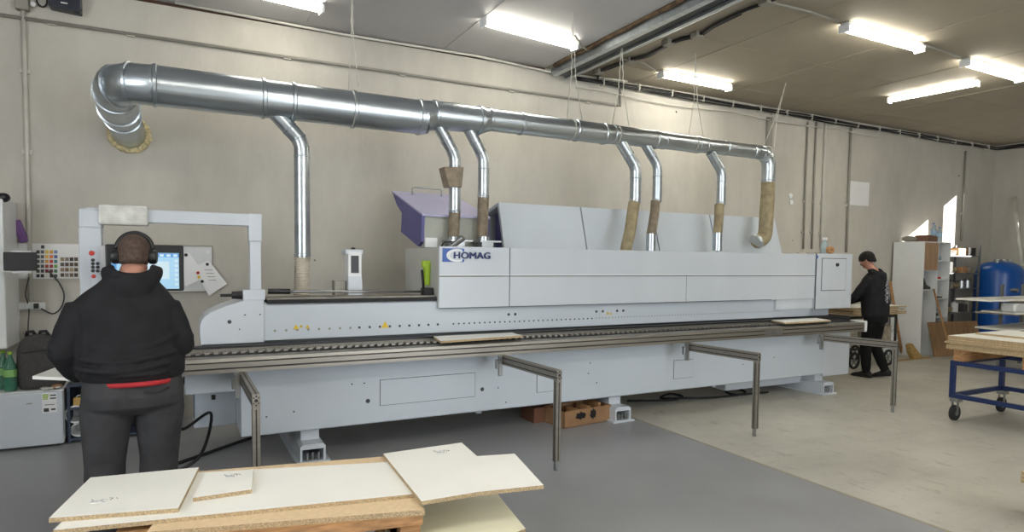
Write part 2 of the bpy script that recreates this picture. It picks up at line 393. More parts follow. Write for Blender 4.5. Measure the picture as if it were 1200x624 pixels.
# cable bundle along the wall/ceiling edge
t = thing('cable_bundle', 'black cable bundle clipped along the top of the back wall', 'cable', (9, 6.93, 3.88))
for k, (dz, dy, r) in enumerate(((0, 0, .016), (.03, .02, .012), (-.02, .01, .011))):
    pts = [Vector((x, 6.93+dy, 3.93+dz+.012*sin(x*2.1+k*1.7))) for x in [4.5+i*.25 for i in range(41)]]
    pts += [Vector((14.55, 6.9-.25*i, 3.93+dz+.01*sin(i+k))) for i in range(8)]
    MB().tube(pts, r, 8).done('cable', 'black', t, True)
MB().tube([Vector((x, 6.95, 3.83-.04*abs(sin(x*1.3)))) for x in [4.5+i*.2 for i in range(32)]], .008, 8).done('loose_cable', 'conduit_w', t, True)
for i in range(17): MB().box((4.9+i*.58, 6.905, 3.895), (4.915+i*.58, 6.99, 3.985)).done('clip', 'conduit_w', t)
# cable across the ceiling
def cz(px, py, d=.03): return P(px, py, 'z', CZ-d)
t = thing('ceiling_cable', 'black cable running crooked across the beige ceiling with junction boxes', 'cable', cz(780, 55))
cc = [cz(px, py) for px, py in ((700, 93), (706, 82), (738, 70), (760, 64), (790, 48), (820, 40), (836, 30), (868, 14), (895, 4), (912, -3), (940, -18))]
MB().tube(catmull(cc, 4), .018, 8).done('cable', 'black', t, True)
MB().tube([p+Vector((.04, .03, 0)) for p in catmull(cc[1:8], 4)], .012, 8).done('cable', 'black', t, True)
for px, py in ((702, 84), (817, 41), (783, 50), (738, 71), (898, 2)):
    c = cz(px, py, .03); MB().box(c-Vector((.05, .05, .03)), c+Vector((.05, .05, .03)), bev=.006).done('junction_box', 'conduit', t)
pipe([cz(905, 3), cz(950, 14), cz(982, 25)], .012, 'conduit', 'thin grey cable feeding the nearer lamp in line', 'lamp_cable', 'cable')
pipe([cz(1080, 52), cz(1105, 60), cz(1126, 67)], .012, 'conduit', 'thin grey cable joining the two lamps in line', 'lamp_cable', 'cable')
pipe([cz(674, 42), cz(682, 54), cz(693, 62), cz(735, 70)], .012, 'conduit', 'grey cable bridging the door track from the left lamp', 'lamp_cable', 'cable')
pipe([cz(738, 71), cz(755, 74), cz(768, 82)], .01, 'conduit', 'short grey cable feeding the lamp nearest the wall', 'lamp_cable', 'cable')

# wall sheets
tag(MB().box(P(996, 212, 'y', 6.985)*1, P(1017, 242, 'y', 6.998)).done('wall_sheet', 'paper'), 'blank white sheet taped on the wall beside a grey pipe', 'sheet')
b = MB(); 
for px, py in ((926.5, 229.5), (927.5, 237.5)): b.lathe(wy(px, py, .012), [(.001, -.006), (.042, -.004), (.042, .004), (.001, .006)], 16, 'y')
tag(b.done('wall_socket', 'whitep'), 'small white double round plate on the wall right of the duct', 'socket')
# switch box and black box top left
t = thing('switch_box', 'grey switch box at the top left of the wall', 'box', wy(26, 4, .05))
lo = wy(17, 9, .08); hi = wy(35, -16, .0)
MB().box((lo.x, 6.92, lo.z), (hi.x, 6.998, hi.z), bev=.008).done('housing', 'conduit', t)
MB().lathe((hi.x+.03, 6.95, lo.z+.06), [(.001, -.02), (.02, -.018), (.02, .02), (.001, .022)], 12, 'y').done('knob', 'whitep', t)
t = thing('router_box', 'black box with a cable loop hung at the top of the wall', 'box', wy(75, 4, .1))
lo = wy(57, 7, .12); hi = wy(94, -22, .12)
MB().prism([(lo.x, 6.86, lo.z), (hi.x, 6.86, lo.z-.015), (hi.x+.0, 6.86, hi.z), (lo.x, 6.86, hi.z)], (0, .135, 0), .01).done('case', mat('dark_blue_plastic', (40, 44, 56), .4), t)
MB().box((lo.x+.09, 6.855, lo.z+.035), (lo.x+.14, 6.861, lo.z+.045)).done('marking', 'whitep', t)
pc = wy(90, 11, .1)
MB().tube(arc(pc, (1, 0, 0), (0, 0, 1), .03, -3.4, .4, 12), .006, 8).done('hook', 'black', t, True)
tag(MB().tube(catmull([wy(42, -4), wy(44, 3), wy(49, 8), wy(54, 6), wy(55, 0), wy(52, -6)], 5), .007, 8).done('loose_cable', 'black', None, True), 'black cable loop hanging between the two boxes at top left', 'cable')

# ================================================================ EXTRACTION DUCT
DY = 5.6
t = duct = thing('extraction_duct', 'long galvanised dust extraction duct stepping down in width above the machine', 'duct', (2.5, DY, 2.7))
def band(c, d, r, wd=.018, parent=None, name='clamp_ring'):
    d = Vector(d).normalized(); c = Vector(c)
    return MB().tube([c-d*wd, c-d*wd*.6, c+d*wd*.6, c+d*wd], [r*1.005, r*1.075, r*1.075, r*1.005], 28).done(name, 'galv', parent or t, True, True)
segs = [(-.2, 1.98, .152, 2.892), (1.98, 2.56, .128, 2.93), (2.56, 4.02, .106, 2.947), (4.02, 4.72, .098, 2.955), (4.72, 5.35, .092, 2.955), (5.35, 6.25, .082, 2.957)]
for i, (x0, x1, r, z) in enumerate(segs):
    if i: 
        pr_, pz = segs[i-1][2], segs[i-1][3]
        MB().tube([(x0-.02, DY, pz), (x0+.09, DY, z)], [pr_, r], 32).done('reducer', 'galv', t, True, True)
        x0 += .08
    MB().tube([(x0, DY, z), (x1, DY, z)], r, 32).done('pipe_section', 'galv', t, True, True)
for x, r, z in ((-.17, .152, 2.892), (.6, .152, 2.892), (.83, .152, 2.892), (1.33, .152, 2.892), (1.93, .152, 2.892), (2.08, .128, 2.93), (2.53, .128, 2.93), (2.63, .106, 2.947), (2.98, .106, 2.947), (3.63, .106, 2.947), (3.98, .106, 2.947), (4.1, .098, 2.955), (4.68, .098, 2.955), (4.8, .092, 2.955), (5.3, .092, 2.955), (5.42, .082, 2.957), (5.75, .082, 2.957), (6.2, .082, 2.957)):
    band((x, DY, z), (1, 0, 0), r)
# left elbow into the wall
el = [Vector((-.15, DY, 2.892)), Vector((-.33, DY+.012, 2.89)), Vector((-.425, DY+.11, 2.88)), Vector((-.455, DY+.28, 2.86)), Vector((-.455, DY+.62, 2.82)), Vector((-.43, 7.02, 2.735))]
MB().tube(el[:5], [.151, .15, .15, .15, .148], 32).done('elbow', 'galv', t, True, True)
MB().tube(el[4:], [.14, .138], 32).done('pipe_section', 'galv', t, True, True)
for i, d in ((1, (1, -.3, 0)), (2, (1, -1, 0)), (3, (.3, -1, 0)), (4, (.0, -1, 0))): band(el[i], d, .15, .01)
band(el[4]+(el[5]-el[4])*.3, el[5]-el[4], .14, .01)
b = MB()
for k in range(26):
    a = 2*pi*k/26; c = el[5]+Vector((cos(a)*.15, -.04, sin(a)*.15)); b.ell(c, .028+random.random()*.014, .03, .026+random.random()*.014, 8, 6)
tag(b.done('expanding_foam', 'foam', None, True), 'ring of yellow expanding foam around the duct hole in the wall', 'foam')

def hose(path, r, m, parent, label=None, n=18, rip=.05, pitch=.018):
    pts = catmull(path, 8); L = sum((pts[i+1]-pts[i]).length for i in range(len(pts)-1)); N = max(12, int(L/(pitch/4)))
    # resample
    out = []; acc = [0]
    for i in range(len(pts)-1): acc.append(acc[-1]+(pts[i+1]-pts[i]).length)
    j = 0
    for k in range(N+1):
        s_ = L*k/N
        while j < len(pts)-2 and acc[j+1] < s_: j += 1
        f = (s_-acc[j])/max(1e-6, acc[j+1]-acc[j]); out.append(pts[j].lerp(pts[j+1], f))
    rs = [r*(1+rip*sin(2*pi*k/4+.3)) for k in range(N+1)]
    o = MB().tube(out, rs, n).done('flexible_hose', m, parent, True)
    if label: o['label'] = label
    return o
def branch(xt, zt, rr, pxs, r, zbend, zmetal, zhose, hm, hlabel, hend=None, plate=True, ybase=None, metal2=None):
    """branch from the duct underside at xt to a drop at px; returns part object"""
    xd = P(pxs, 230, 'y', DY).x
    top = Vector((xt, DY, zt)); k1 = Vector((xd-.03, DY, zbend+.07)); k2 = Vector((xd, DY, zbend-.02))
    pb = MB().tube([top, top.lerp(k1, .85), k1, k1.lerp(k2, .6)+Vector((.006, 0, 0)), k2, Vector((xd, DY, zmetal))], r, 24).done('branch_pipe', 'galv', t, True, True)
    band(top.lerp(k1, .62), k1-top, r, .008, pb); band((xd, DY, zbend-.08), (0, 0, 1), r, .008, pb); band((xd, DY, zmetal+.02), (0, 0, 1), r, .012, pb)
    band(k1, (.5, 0, -1), r, .006, pb)
    if hend is None: hend = [Vector((xd, DY, zmetal+.02)), Vector((xd-.005, DY, (zmetal+zhose)/2)), Vector((xd-.01, DY, zhose))]
    hose(hend, r*.98, hm, pb, hlabel)
    return pb, xd
def zz(px, py, y=DY): return P(px, py, 'y', y).z
p1, x1 = branch(P(322, 128, 'y', DY).x, 2.79, .14, 354, .064, zz(354, 172), zz(354, 302), zz(353, 346), 'hose_white', 'pale ribbed hose bound in film')
p2, x2 = branch(P(512, 148, 'y', DY).x, 2.86, .1, 533, .055, zz(533, 186), zz(533, 250), zz(533, 279), 'hose_brown', 'brown ribbed hose')
p3, x3 = branch(P(547, 148, 'y', DY).x, 2.87, .1, 566.5, .055, zz(567, 188), zz(567, 232), zz(567, 279), 'hose_brown', 'tan brown ribbed hose')
h4 = [P(743, 238, 'y', DY), P(741, 252, 'y', DY-.03), P(738, 272, 'y', DY-.10), P(734, 290, 'y', DY-.13), P(732, 305, 'y', DY-.13)]
p4, x4 = branch(P(727, 166, 'y', DY).x, 2.89, .09, 744.5, .062, zz(745, 200), zz(745, 238), 0, 'hose', 'tan ribbed hose leaning to the left', h4)
h5 = [P(768, 236, 'y', DY), P(767, 250, 'y', DY-.02), P(763, 275, 'y', DY-.06)]
p5, x5 = branch(P(756, 168, 'y', DY).x, 2.89, .09, 770, .052, zz(770, 198), zz(770, 237), 0, 'hose_brown', 'brown dusty ribbed hose', h5)
h6 = [P(843, 240, 'y', DY), P(842.5, 255, 'y', DY-.02), P(841, 274, 'y', DY-.04)]
p6, x6 = branch(P(832, 178, 'y', DY).x, 2.89, .08, 845, .055, zz(845, 205), zz(845, 240), 0, 'hose', 'tan ribbed hose', h6)
for pp, (px, py, r) in ((p5, (763, 275, .052)), (p6, (841, 274, .055)), (p2, (533, 279, .052)), (p3, (567, 279, .052))):
    c = P(px, py, 'y', DY-.05)
    MB().tube([c+Vector((0, 0, .01)), c+Vector((0, 0, -.2))], r*1.03, 24).done('outlet_spigot', 'galv', pp, True, True)
# bracket around branch 2
c = P(531, 209, 'y', DY)
MB().prism([c+Vector((-.12, -.075, .09)), c+Vector((.08, -.075, .1)), c+Vector((.06, -.075, -.09)), c+Vector((-.07, -.075, -.09))], (0, .15, 0), .008).done('dust_damper', 'hose_brown', p2)
# end elbow and last hose
E0 = Vector((6.25, DY, 2.957)); e = arc((6.33, DY, 2.80), (0, 0, 1), (1, 0, 0), .157, 0, pi/2, 8)
MB().tube([E0]+e+[e[-1]+Vector((0, 0, -.2))], .084, 28).done('elbow', 'galv', t, True, True)
for i in (1, 3, 5, 7): band(e[i], (e[i+1]-e[i]), .084, .005)
band(e[-1]+Vector((0, 0, -.17)), (0, 0, 1), .084, .01)
eb = e[-1]+Vector((0, 0, -.17)); ex = P(886, 284, 'y', 5.5)
hose([eb, eb+Vector((.0, -.0, -.2)), eb+Vector((-.03, -.02, -.36)), P(896, 276, 'y', 5.52), ex], .082, 'hose', t, 'wide tan ribbed hose curving left', pitch=.02)
band(ex+Vector((.01, 0, .008)), (1, 0, .6), .086, .02)

# hanging wires
def hang(top, bots, label, zt=CZ, loop=.14, zc=2.9, chain=False):
    tp = P(*top, 'y', DY+.0) if chain else P(*top, 'z', zt)
    if chain: tp = Vector((tp.x, DY, CZ))
    else: tp = Vector((tp.x, tp.y, CZ))
    b = MB(); mid = None
    for i, (bx, by) in enumerate(bots):
        e_ = P(bx, by, 'y', DY-(.0 if i else .0)); kn = tp.lerp(e_, .55)
        pts = [tp+(kn-tp)*f+Vector((.004*sin(f*60+i*3), .004*cos(f*60+i*3), 0)) for f in [j/14 for j in range(15)]]+[e_+Vector((0, (-1)**i*loop*.8, 0))]
        b.tube(pts, .0045, 6)
        e2 = e_+Vector((0, 0, 0))
    # loop below the pipe
    cx = P(*bots[0], 'y', DY).x
    b.tube([Vector((cx, DY+loop*cos(a)*1.04, zc+loop*sin(a)*1.04)) for a in [pi*2*k/24 for k in range(25)]], .004, 6)
    return tag(b.done('hanging_wire', 'conduit_w', None, True), label, 'wire', 'wires the duct hangs from')
hang((412, 0), [(412, 104), (416, 104)], 'twisted wire holding the widest stretch of duct', loop=.152, zc=2.892, chain=True)
hang((671, 14), [(669, 141), (677, 143)], 'wire hanging down beside the left ceiling lamp', loop=.106, zc=2.947)
hang((729, 46), [(722, 148), (732, 150)], 'wire hanging from the ceiling beside the door track', loop=.098, zc=2.955)
hang((815, 62), [(812, 160), (819, 162)], 'wire hanging across the lamp nearest the back wall', loop=.092, zc=2.955)
hang((921, 97), [(899, 172), (902, 174)], 'wire holding the right end of the duct', loop=.084, zc=2.957)

# ================================================================ EDGE BANDING MACHINE
t = mach = thing('edge_banding_machine', 'very long light grey edge banding machine along the back wall', 'machine', (3.8, 5.5, 0))
# lower body
X0, X1 = .372, 6.99
prof = [(5.12, .235), (5.1, .245), (5.1, .60), (5.1, .78), (5.1, .86), (5.2, .88), (6.1, .88), (6.1, .235)]
lb = MB().prism([(X0, y, z) for y, z in prof], (X1-X0, 0, 0), .006).done('lower_body', 'machine', t)
def plate(a, b_, y0, m='machine', parent=lb, name='cover_plate', th=.006, edge=True):
    """raised sheet on a front face y=y0 with dark gap"""
    (xa, za), (xb, zb) = a, b_
    MB().box((xa, y0-th*.5, za), (xb, y0+.004, zb)).done('panel_gap', 'seam', parent)
    return MB().box((xa+.004, y0-th, za+.004), (xb-.004, y0+.004, zb-.004)).done(name, m, parent)
plate((1.43, .38), (2.29, .598), 5.1)
plate((2.92, .36), (3.12, .56), 5.1); plate((4.58, .36), (4.85, .56), 5.1)
dots = MB()
for x, z in ((1.33, .43), (2.36, .44)): dots.lathe((x, 5.1, z), [(.001, -.004), (.018, -.003), (.018, .004)], 14, 'y')
for x, z in ((.75, .40), (.55, .38), (2.52, .44), (2.6, .3), (3.5, .5), (3.52, .66-.06), (1.2, .58), (1.3, .58), (5.6, .45), (6.1, .5), (3.6, .4)): dots.lathe((x, 5.1, z), [(.001, -.003), (.007, -.002), (.007, .004)], 8, 'y')
dots.done('bolt_heads', 'seam', lb)
MB().box((0.0, 5.05, .605), (.36, 5.7, .775), bev=.006).done('drive_cover', 'machine', t)
rb = MB().box((.06, 5.62, .22), (.372, 6.1, .62), bev=.006).done('rear_cover', 'machine', t)
MB().box((.19, 5.612, .44), (.22, 5.622, .48)).box((.06, 5.61, .3), (.065, 5.622, .6)).done('latch', 'black', rb)
re = MB().box((7.0, 5.12, .20), (7.50, 6.1, .86), bev=.006).done('end_cabinet', 'machine2', t)
MB().box((6.988, 5.13, .25), (7.002, 6.0, .86)).done('panel_gap', 'seam', re)
# feet
def foot(x, xw=.16, back=0):
    f = MB(); f.box((x-xw*.45, 5.16, .14), (x+xw*.45, 5.42, .26), bev=.004)
    f.prism([(x-xw*.6, 5.02, .015), (x-xw*.6, 5.02, .13), (x-xw*.45, 5.02, .15), (x+xw*.45, 5.02, .15), (x+xw*.6, 5.02, .13), (x+xw*.6, 5.02, .015), (x+xw*.5, 5.02, .015), (x+xw*.5, 5.02, .11), (x-xw*.5, 5.02, .11), (x-xw*.5, 5.02, .015)], (0, 1.0, 0))
    f.box((x-xw*.8, 5.0, .0), (x+xw*.8, 6.05, .018))
    fo = f.done('foot', 'machine2', t)
    g = MB()
    for dx in (-.04, .0, .045): g.lathe((x+dx, 5.04, .018), [(.02, 0), (.02, .012), (.009, .014), (.009, .06), (.001, .062)], 10)
    g.done('levelling_bolt', 'steel', fo)
for x in (.88, 3.87): foot(x)
foot(6.98, .16)
MB().box((5.6, 5.35, .1), (6.95, 5.5, .2)).done('ballast_beam', 'machine2', t)
for x in (2.4, 5.35): MB().box((x, 5.3, .17), (x+.05, 5.34, .24)).box((x+.1, 5.3, .19), (x+.13, 5.34, .24)).done('bracket', 'machine2', t)

# guide rail in front: slotted aluminium
r = MB()
ry = 4.88
prof = [(ry, .775), (ry, .80), (ry+.012, .802), (ry+.012, .81), (ry, .812), (ry, .845), (ry+.012, .847), (ry+.012, .853), (ry, .855), (ry+.004, .878), (ry+.05, .882), (ry+.12, .882), (ry+.12, .775)]
rail = r.prism([(-.12, y, z) for y, z in prof], (7.42+.12, 0, 0)).done('guide_rail', 'alu', t)
MB().box((-.12, ry+.003, .8025), (7.41, ry+.012, .8095)).box((-.12, ry+.003, .8475), (7.41, ry+.012, .8525)).done('slot', 'alu_dark', rail)
MB().box((7.42, ry-.005, .765), (7.47, ry+.2, .9), bev=.012).done('end_cap', 'whitep', rail)
MB().box((5.68, ry-.006, .795), (5.95, ry+.002, .86)).done('bracket_plate', 'steel', rail)
MB().box((-.1, 5.0, .86), (7.4, 5.3, .888)).done('table_bed', 'rubber', t)
ch = MB()
ch.box((-.08, 5.10, .888), (7.05, 5.12, .905)); ch.box((-.08, 5.17, .888), (7.05, 5.19, .91))
ch.done('guide_strip', 'alu', t)
ch = MB(); cp_ = [(-.05, 5.095, .888)]
for i in range(118):
    x = -.05+i*.06; cp_ += [(x, 5.035, .888), (x+.03, 5.035, .888), (x+.03, 5.085, .888), (x+.06, 5.085, .888)]
cp_ += [(7.03, 5.095, .888)]
ch.prism(cp_, (0, 0, .014))
ch.done('roller_chain', 'alu', t)
MB().box((-.08, 5.2, .888), (7.0, 5.29, .925)).done('feed_track', 'black', t)

# pressure beam with dots
bm_ = MB().prism([(.56, 5.3, .94), (.56, 5.3, 1.215), (.56, 5.33, 1.235), (.56, 5.75, 1.235), (.56, 5.75, .94)], (6.4, 0, 0), .004).done('pressure_beam', 'machine', t)
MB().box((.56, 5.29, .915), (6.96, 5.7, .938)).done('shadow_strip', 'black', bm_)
MB().box((.585, 5.295, 1.232), (2.0, 5.74, 1.262)).done('top_track', 'rubber', bm_)
MB().box((.585, 5.32, 1.262), (2.0, 5.6, 1.275)).done('track_cover', mat('worn_metal', (150, 145, 135), .5, .4, var=.2), bm_)
d = MB(); d2 = MB(); d3 = MB()
x = 1.31; i = 0
def hole(x, z, r_): MB().lathe((x, 5.3, z), [(.001, -.005), (r_, -.004), (r_, .003)], 12, 'y').done('screw_hole', 'seam', bm_)
for i in range(9): hole(1.31+i*.0875, 1.016, .0105)
for i in range(30): hole(2.16+i*.052, 1.016, .0075)
for i in range(68): d3.lathe((3.72+i*.04, 5.3, 1.018), [(.001, -.003), (.006, -.002), (.006, .003)], 8, 'y')
for i in range(8): d3.lathe((.64+i*.085, 5.3, 1.016), [(.001, -.003), (.01, -.002), (.01, .003)], 10, 'y')
for x in (2.72, 2.79, 3.72, 3.8, 3.98, 4.06): hole(x, 1.085, .013)
d3.done('plugs', 'conduit', bm_)
def tri(x, z, s=.022): MB().prism([(x-s, 5.296, z-s*.8), (x+s, 5.296, z-s*.8), (x, 5.296, z+s)], (0, .006, 0)).done('warning_sticker', 'yellow', bm_)
tri(.80, 1.04); tri(.89, 1.04, .016); tri(.84, 1.045, .014); tri(1.53, 1.03, .032); tri(3.86, 1.065, .016); tri(3.9, 1.06, .014)
# left rounded end panel
pts = [(.11, .93), (.105, 1.06), (.115, 1.11), (.14, 1.145), (.18, 1.175), (.27, 1.215), (.42, 1.265), (.56, 1.265), (.56, .93)]
ep = MB().prism([(x, 5.285, z) for x, z in pts], (0, .45, 0), .006).done('end_panel', 'machine2', t)
g = MB(); 
for x, z, rr in ((.31, 1.10, .015), (.42, 1.15, .006), (.38, 1.04, .005), (.53, 1.15, .006)): g.lathe((x, 5.285, z), [(.001, -.005), (rr, -.004), (rr, .003)], 12, 'y')
g.done('screws', 'seam', ep)
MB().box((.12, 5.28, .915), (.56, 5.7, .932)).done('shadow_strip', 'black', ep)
MB().box((.41, 5.30, 1.262), (.57, 5.42, 1.345), bev=.006).done('column_foot', 'machine2', t)
MB().lathe((.41, 5.36, 1.30), [(.001, -.16), (.012, -.155), (.012, -.08), (.03, -.075), (.034, -.0)], 14, 'x').done('adjusting_knob', 'black', t, True, True)
rd = MB().tube([(.6, 5.4, 1.325), (1.96, 5.4, 1.305)], .011, 10).done('measuring_rod', 'steel', t, True)
MB().tube([(.6, 5.4, 1.325), (.77, 5.4, 1.322)], .022, 12).done('grip', 'black', rd, True, True)
MB().box((1.9, 5.36, 1.275), (1.995, 5.45, 1.34), bev=.008).done('rod_end', 'rubber', rd)
# measuring head
mh = MB().box((1.275, 5.55, 1.25), (1.395, 5.72, 1.655), bev=.008).done('measuring_head', 'whitep', t)
MB().box((1.30, 5.54, 1.47), (1.365, 5.552, 1.62)).done('window', 'black', mh)
MB().box((1.275, 5.542, 1.25), (1.395, 5.551, 1.44)).done('lower_cover', 'machine2', mh)
MB().box((1.255, 5.56, 1.63), (1.41, 5.72, 1.675), bev=.01).done('cap', 'machine2', mh)
MB().lathe((1.335, 5.62, 1.675), [(.02, 0), (.02, .012), (.001, .02)], 12).done('knob', 'black', mh)
MB().box((1.17, 5.6, 1.25), (1.265, 5.72, 1.40), bev=.006).done('motor_box', 'conduit', t)
gt = MB().lathe((1.985, 5.5, 1.36), [(.032, 0), (.036, .05), (.04, .14), (.044, .16), (.044, .2), (.03, .215)], 14).done('spray_gun', 'green', t, True, True)
MB().box((1.93, 5.47, 1.52), (2.03, 5.53, 1.585), bev=.01).done('grip', 'green', gt)
MB().tube([(1.95, 5.5, 1.27), (1.94, 5.5, 1.4), (1.93, 5.5, 1.5)], .012, 8).done('trigger', 'black', gt, True)

# hood
hz0, hz1 = 1.16, 1.708
hb = MB().prism([(2.0, 5.27, 1.165), (2.0, 5.27, 1.70), (2.0, 5.66, 1.70), (2.0, 6.2, 1.70), (2.0, 6.2, 1.165)], (4.95, 0, 0), .004).done('hood_body', mat('warm_grey_sheet', (186, 186, 182), .5, var=.03), t)
hp = MB().box((2.0, 5.245, 1.16), (6.955, 5.27, 1.712), bev=.004).done('hood_front', 'machine2', t)
MB().box((2.0, 5.241, 1.444), (6.955, 5.246, 1.452)).box((2.695, 5.241, 1.16), (2.70, 5.246, 1.71)).box((4.86, 5.2435, 1.16), (4.863, 5.246, 1.444)).done('panel_gap', 'seam', hp)
MB().box((2.0, 5.242, 1.452), (6.955, 5.247, 1.462)).done('panel_edge', 'whitep', hp)
MB().box((2.0, 5.242, 1.16), (6.2, 5.246, 1.166)).done('lower_edge', 'seam', hp)
# logo
lg = MB().box((2.03, 5.239, 1.575), (2.235, 5.246, 1.695)).done('logo_square', 'blue', hp)
ring = []
b = MB(); cxl, czl = 2.165, 1.633
N = 28
outer = [(cxl+.10*cos(a), czl+.058*sin(a)) for a in [radians(60)+radians(240)*k/N for k in range(N+1)]]
inner = [(cxl+.012+.078*cos(a), czl+.043*sin(a)) for a in [radians(60)+radians(240)*k/N for k in range(N+1)]]
pts = [(x, 5.2365, z) for x, z in outer]+[(x, 5.2365, z) for x, z in inner[::-1]]
for k in range(N):
    q = [outer[k], outer[k+1], inner[k+1], inner[k]]
    b.prism([(x, 5.2365, z) for x, z in q], (0, .004, 0))
b.done('logo_ring', 'whitep', hp)
b = MB(); b.prism([(min(2.235, cxl+.013+.078*cos(a)), 5.2362, czl+.043*sin(a)) for a in [2*pi*k/30+.01 for k in range(30)]], (0, .004, 0)); b.done('logo_disc', 'machine2', hp)
def text(s_, size, loc, m_, parent, rotz=0, bold=.0, ext=.002, tilt=pi/2, name='lettering', sx=1, shifts=((0, 0, 0),)):
    cu = bpy.data.curves.new('tmp', 'FONT'); cu.body = s_; cu.size = size; cu.extrude = ext; cu.offset = bold; cu.space_character = 1.06
    o = bpy.data.objects.new('tmp', cu); C.objects.link(o)
    dg = bpy.context.evaluated_depsgraph_get(); me = bpy.data.meshes.new_from_object(o.evaluated_get(dg))
    bpy.data.objects.remove(o)
    me.name = name
    bmx = bmesh.new()
    for sh_ in shifts:
        m2 = me.copy(); m2.transform(Matrix.Translation(Vector((sh_[0], sh_[1], sh_[2])))); bmx.from_mesh(m2)
    bmx.to_mesh(me); bmx.free()
    mtx = Matrix.Translation(Vector(loc)) @ Matrix.Rotation(rotz, 4, 'Z') @ Matrix.Rotation(tilt, 4, 'X') @ Matrix.Diagonal((sx, 1, 1, 1))
    me.transform(mtx); me.transform(Matrix.Translation(-ROOT[parent.name]))
    me.materials.clear(); me.materials.append(M[m_])
    ob = bpy.data.objects.new(name, me); C.objects.link(ob); ob.parent = parent; return ob
text('HOMAG', .082, (2.125, 5.233, 1.606), 'navy', hp, bold=0, sx=1.16, shifts=((0, 0, 0), (.003, .0, .0003), (.006, 0, .0006), (.003, .003, .0009)))
# right column door
cp = MB().box((6.96, 5.235, 1.03), (7.655, 6.1, 1.722), bev=.005).done('end_column', 'machine2', t)
for a in ((6.955, 6.965),): MB().box((a[0], 5.232, 1.03), (a[1], 5.238, 1.72)).done('panel_gap', 'seam', cp)
dd = MB().box((7.07, 5.229, 1.265), (7.525, 5.237, 1.66)).done('door', 'machine2', cp)
MB().box((7.062, 5.2325, 1.258), (7.533, 5.2355, 1.668)).done('door_gap', 'seam', cp)
MB().lathe((7.345, 5.229, 1.585), [(.001, -.02), (.02, -.018), (.024, 0)], 14, 'y').done('knob', 'black', cp)
MB().box((6.955, 5.23, 1.66), (6.985, 5.236, 1.695)).done('badge', 'blue', cp)
MB().box((6.3, 5.262, 1.04), (6.95, 5.3, 1.2)).done('infill_plate', 'machine2', t)
MB().box((7.03, 5.4, .93), (7.45, 5.9, 1.03)).done('outfeed_block', 'machine2', t)
tb = MB().box((6.9, 5.2, .84), (7.6, 6.1, .93)).done('outfeed_table', 'rubber', t)

# rear lids
ly, lt_ = 5.75, 5.9
xs = [P(588.5, 245, 'y', 5.8).x, P(686, 250, 'y', 5.8).x, P(771, 260, 'y', 5.8).x, P(838, 265, 'y', 5.8).x]
for x0, x1_ in ((xs[0], xs[1]), (xs[1], xs[2]), (xs[2], xs[3]), (xs[3], P(915, 262, 'y', 5.8).x)):
    g = .008
    def q(y, z): return [(x0+g, y, z), (x1_-g, y, z)]
    lp = MB().prism([(x0+g, ly, 1.70), (x0+g, lt_, 2.19), (x0+g, 6.3, 2.10), (x0+g, 6.4, 1.7), (x0+g, 6.36, 1.7), (x0+g, 6.27, 2.07), (x0+g, lt_+.03, 2.155), (x0+g, ly+.04, 1.70)] if x0 > xs[0] else [(x0+g, ly, 1.70), (x0+g, lt_, 2.19), (x0+g, 6.3, 2.10), (x0+g, 6.4, 1.7), (x0+g, 6.36, 1.7), (x0+g, 6.27, 2.07), (x0+g, lt_+.03, 2.155), (x0+g, ly+.04, 1.70)], (x1_-x0-2*g, 0, 0), 0).done('rear_lid', 'machine', t)
    hg = MB()
    for xx in (x0+.05, x1_-.07):
        for z in (1.74, 1.78): hg.lathe((xx, ly+.02+.3*(z-1.70)-.005, z), [(.001, -.012), (.008, -.01), (.008, .0)], 8, 'y')
    hg.done('hinge_screws', 'seam', lp)
MB().box((xs[0]+.03, 5.85, 1.7), (P(918, 262, 'y', 5.8).x, 6.3, 1.72)).done('deck', 'machine2', t)
MB().box((xs[0]+.12, 5.95, 1.72), (xs[0]+.16, 6.2, 2.1)).done('inner_frame', 'purple', t)
# open purple cover
xl, xr = 1.99, 2.66
prof = [(5.68, 2.01), (6.62, 2.30), (6.465, 2.162), (6.29, 2.063), (6.317, 1.873), (5.785, 1.72), (5.70, 1.76)]
ml = MB().prism([(xl, y, z) for y, z in prof], (.03, 0, 0)).done('open_cover', 'purple', t); ml['label'] = 'purple sided raised cover with lilac top'
MB().prism([(xl, 5.66, 2.0), (xl, 5.66, 2.02), (xl, 6.64, 2.32), (xl, 6.64, 2.30)], (xr-xl+.03, 0, 0)).done('cover_top', 'lilac', ml)
MB().prism([(xr, y, z) for y, z in prof], (.03, 0, 0)).done('cover_side', 'purple', ml)
MB().box((xl+.03, 5.70, 1.70), (xr, 5.72, 2.01)).done('cover_front', mat('greenish_grey_sheet', (168, 170, 160), .5, var=.05), ml)
MB().tube([(2.17, 6.5, 2.26), (2.17, 6.5, 2.345), (2.19, 6.5, 2.355), (2.48, 6.5, 2.355), (2.5, 6.5, 2.345), (2.5, 6.5, 2.26)], .009, 8).done('handle', 'steel', ml, True)
MB().box((xl+.04, 5.69, 1.71), (xl+.16, 5.701, 1.80)).done('plug_plate', 'whitep', ml)
# small cylinder and base plates on deck
MB().tube([(2.22, 5.5, 1.72), (2.30, 5.42, 1.80)], .03, 14).done('air_cylinder', 'steel', t, True, True)
MB().tube([(2.12, 5.52, 1.71), (2.15, 5.5, 1.76), (2.24, 5.48, 1.76)], .008, 8).done('air_hose', 'black', t, True)
for x in (x2, x3): MB().box((x-.09, 5.46, 1.765), (x+.13, 5.72, 1.78)).box((x-.06, 5.49, 1.70), (x+.06, 5.69, 1.765)).done('spigot_plate', 'steel', t)

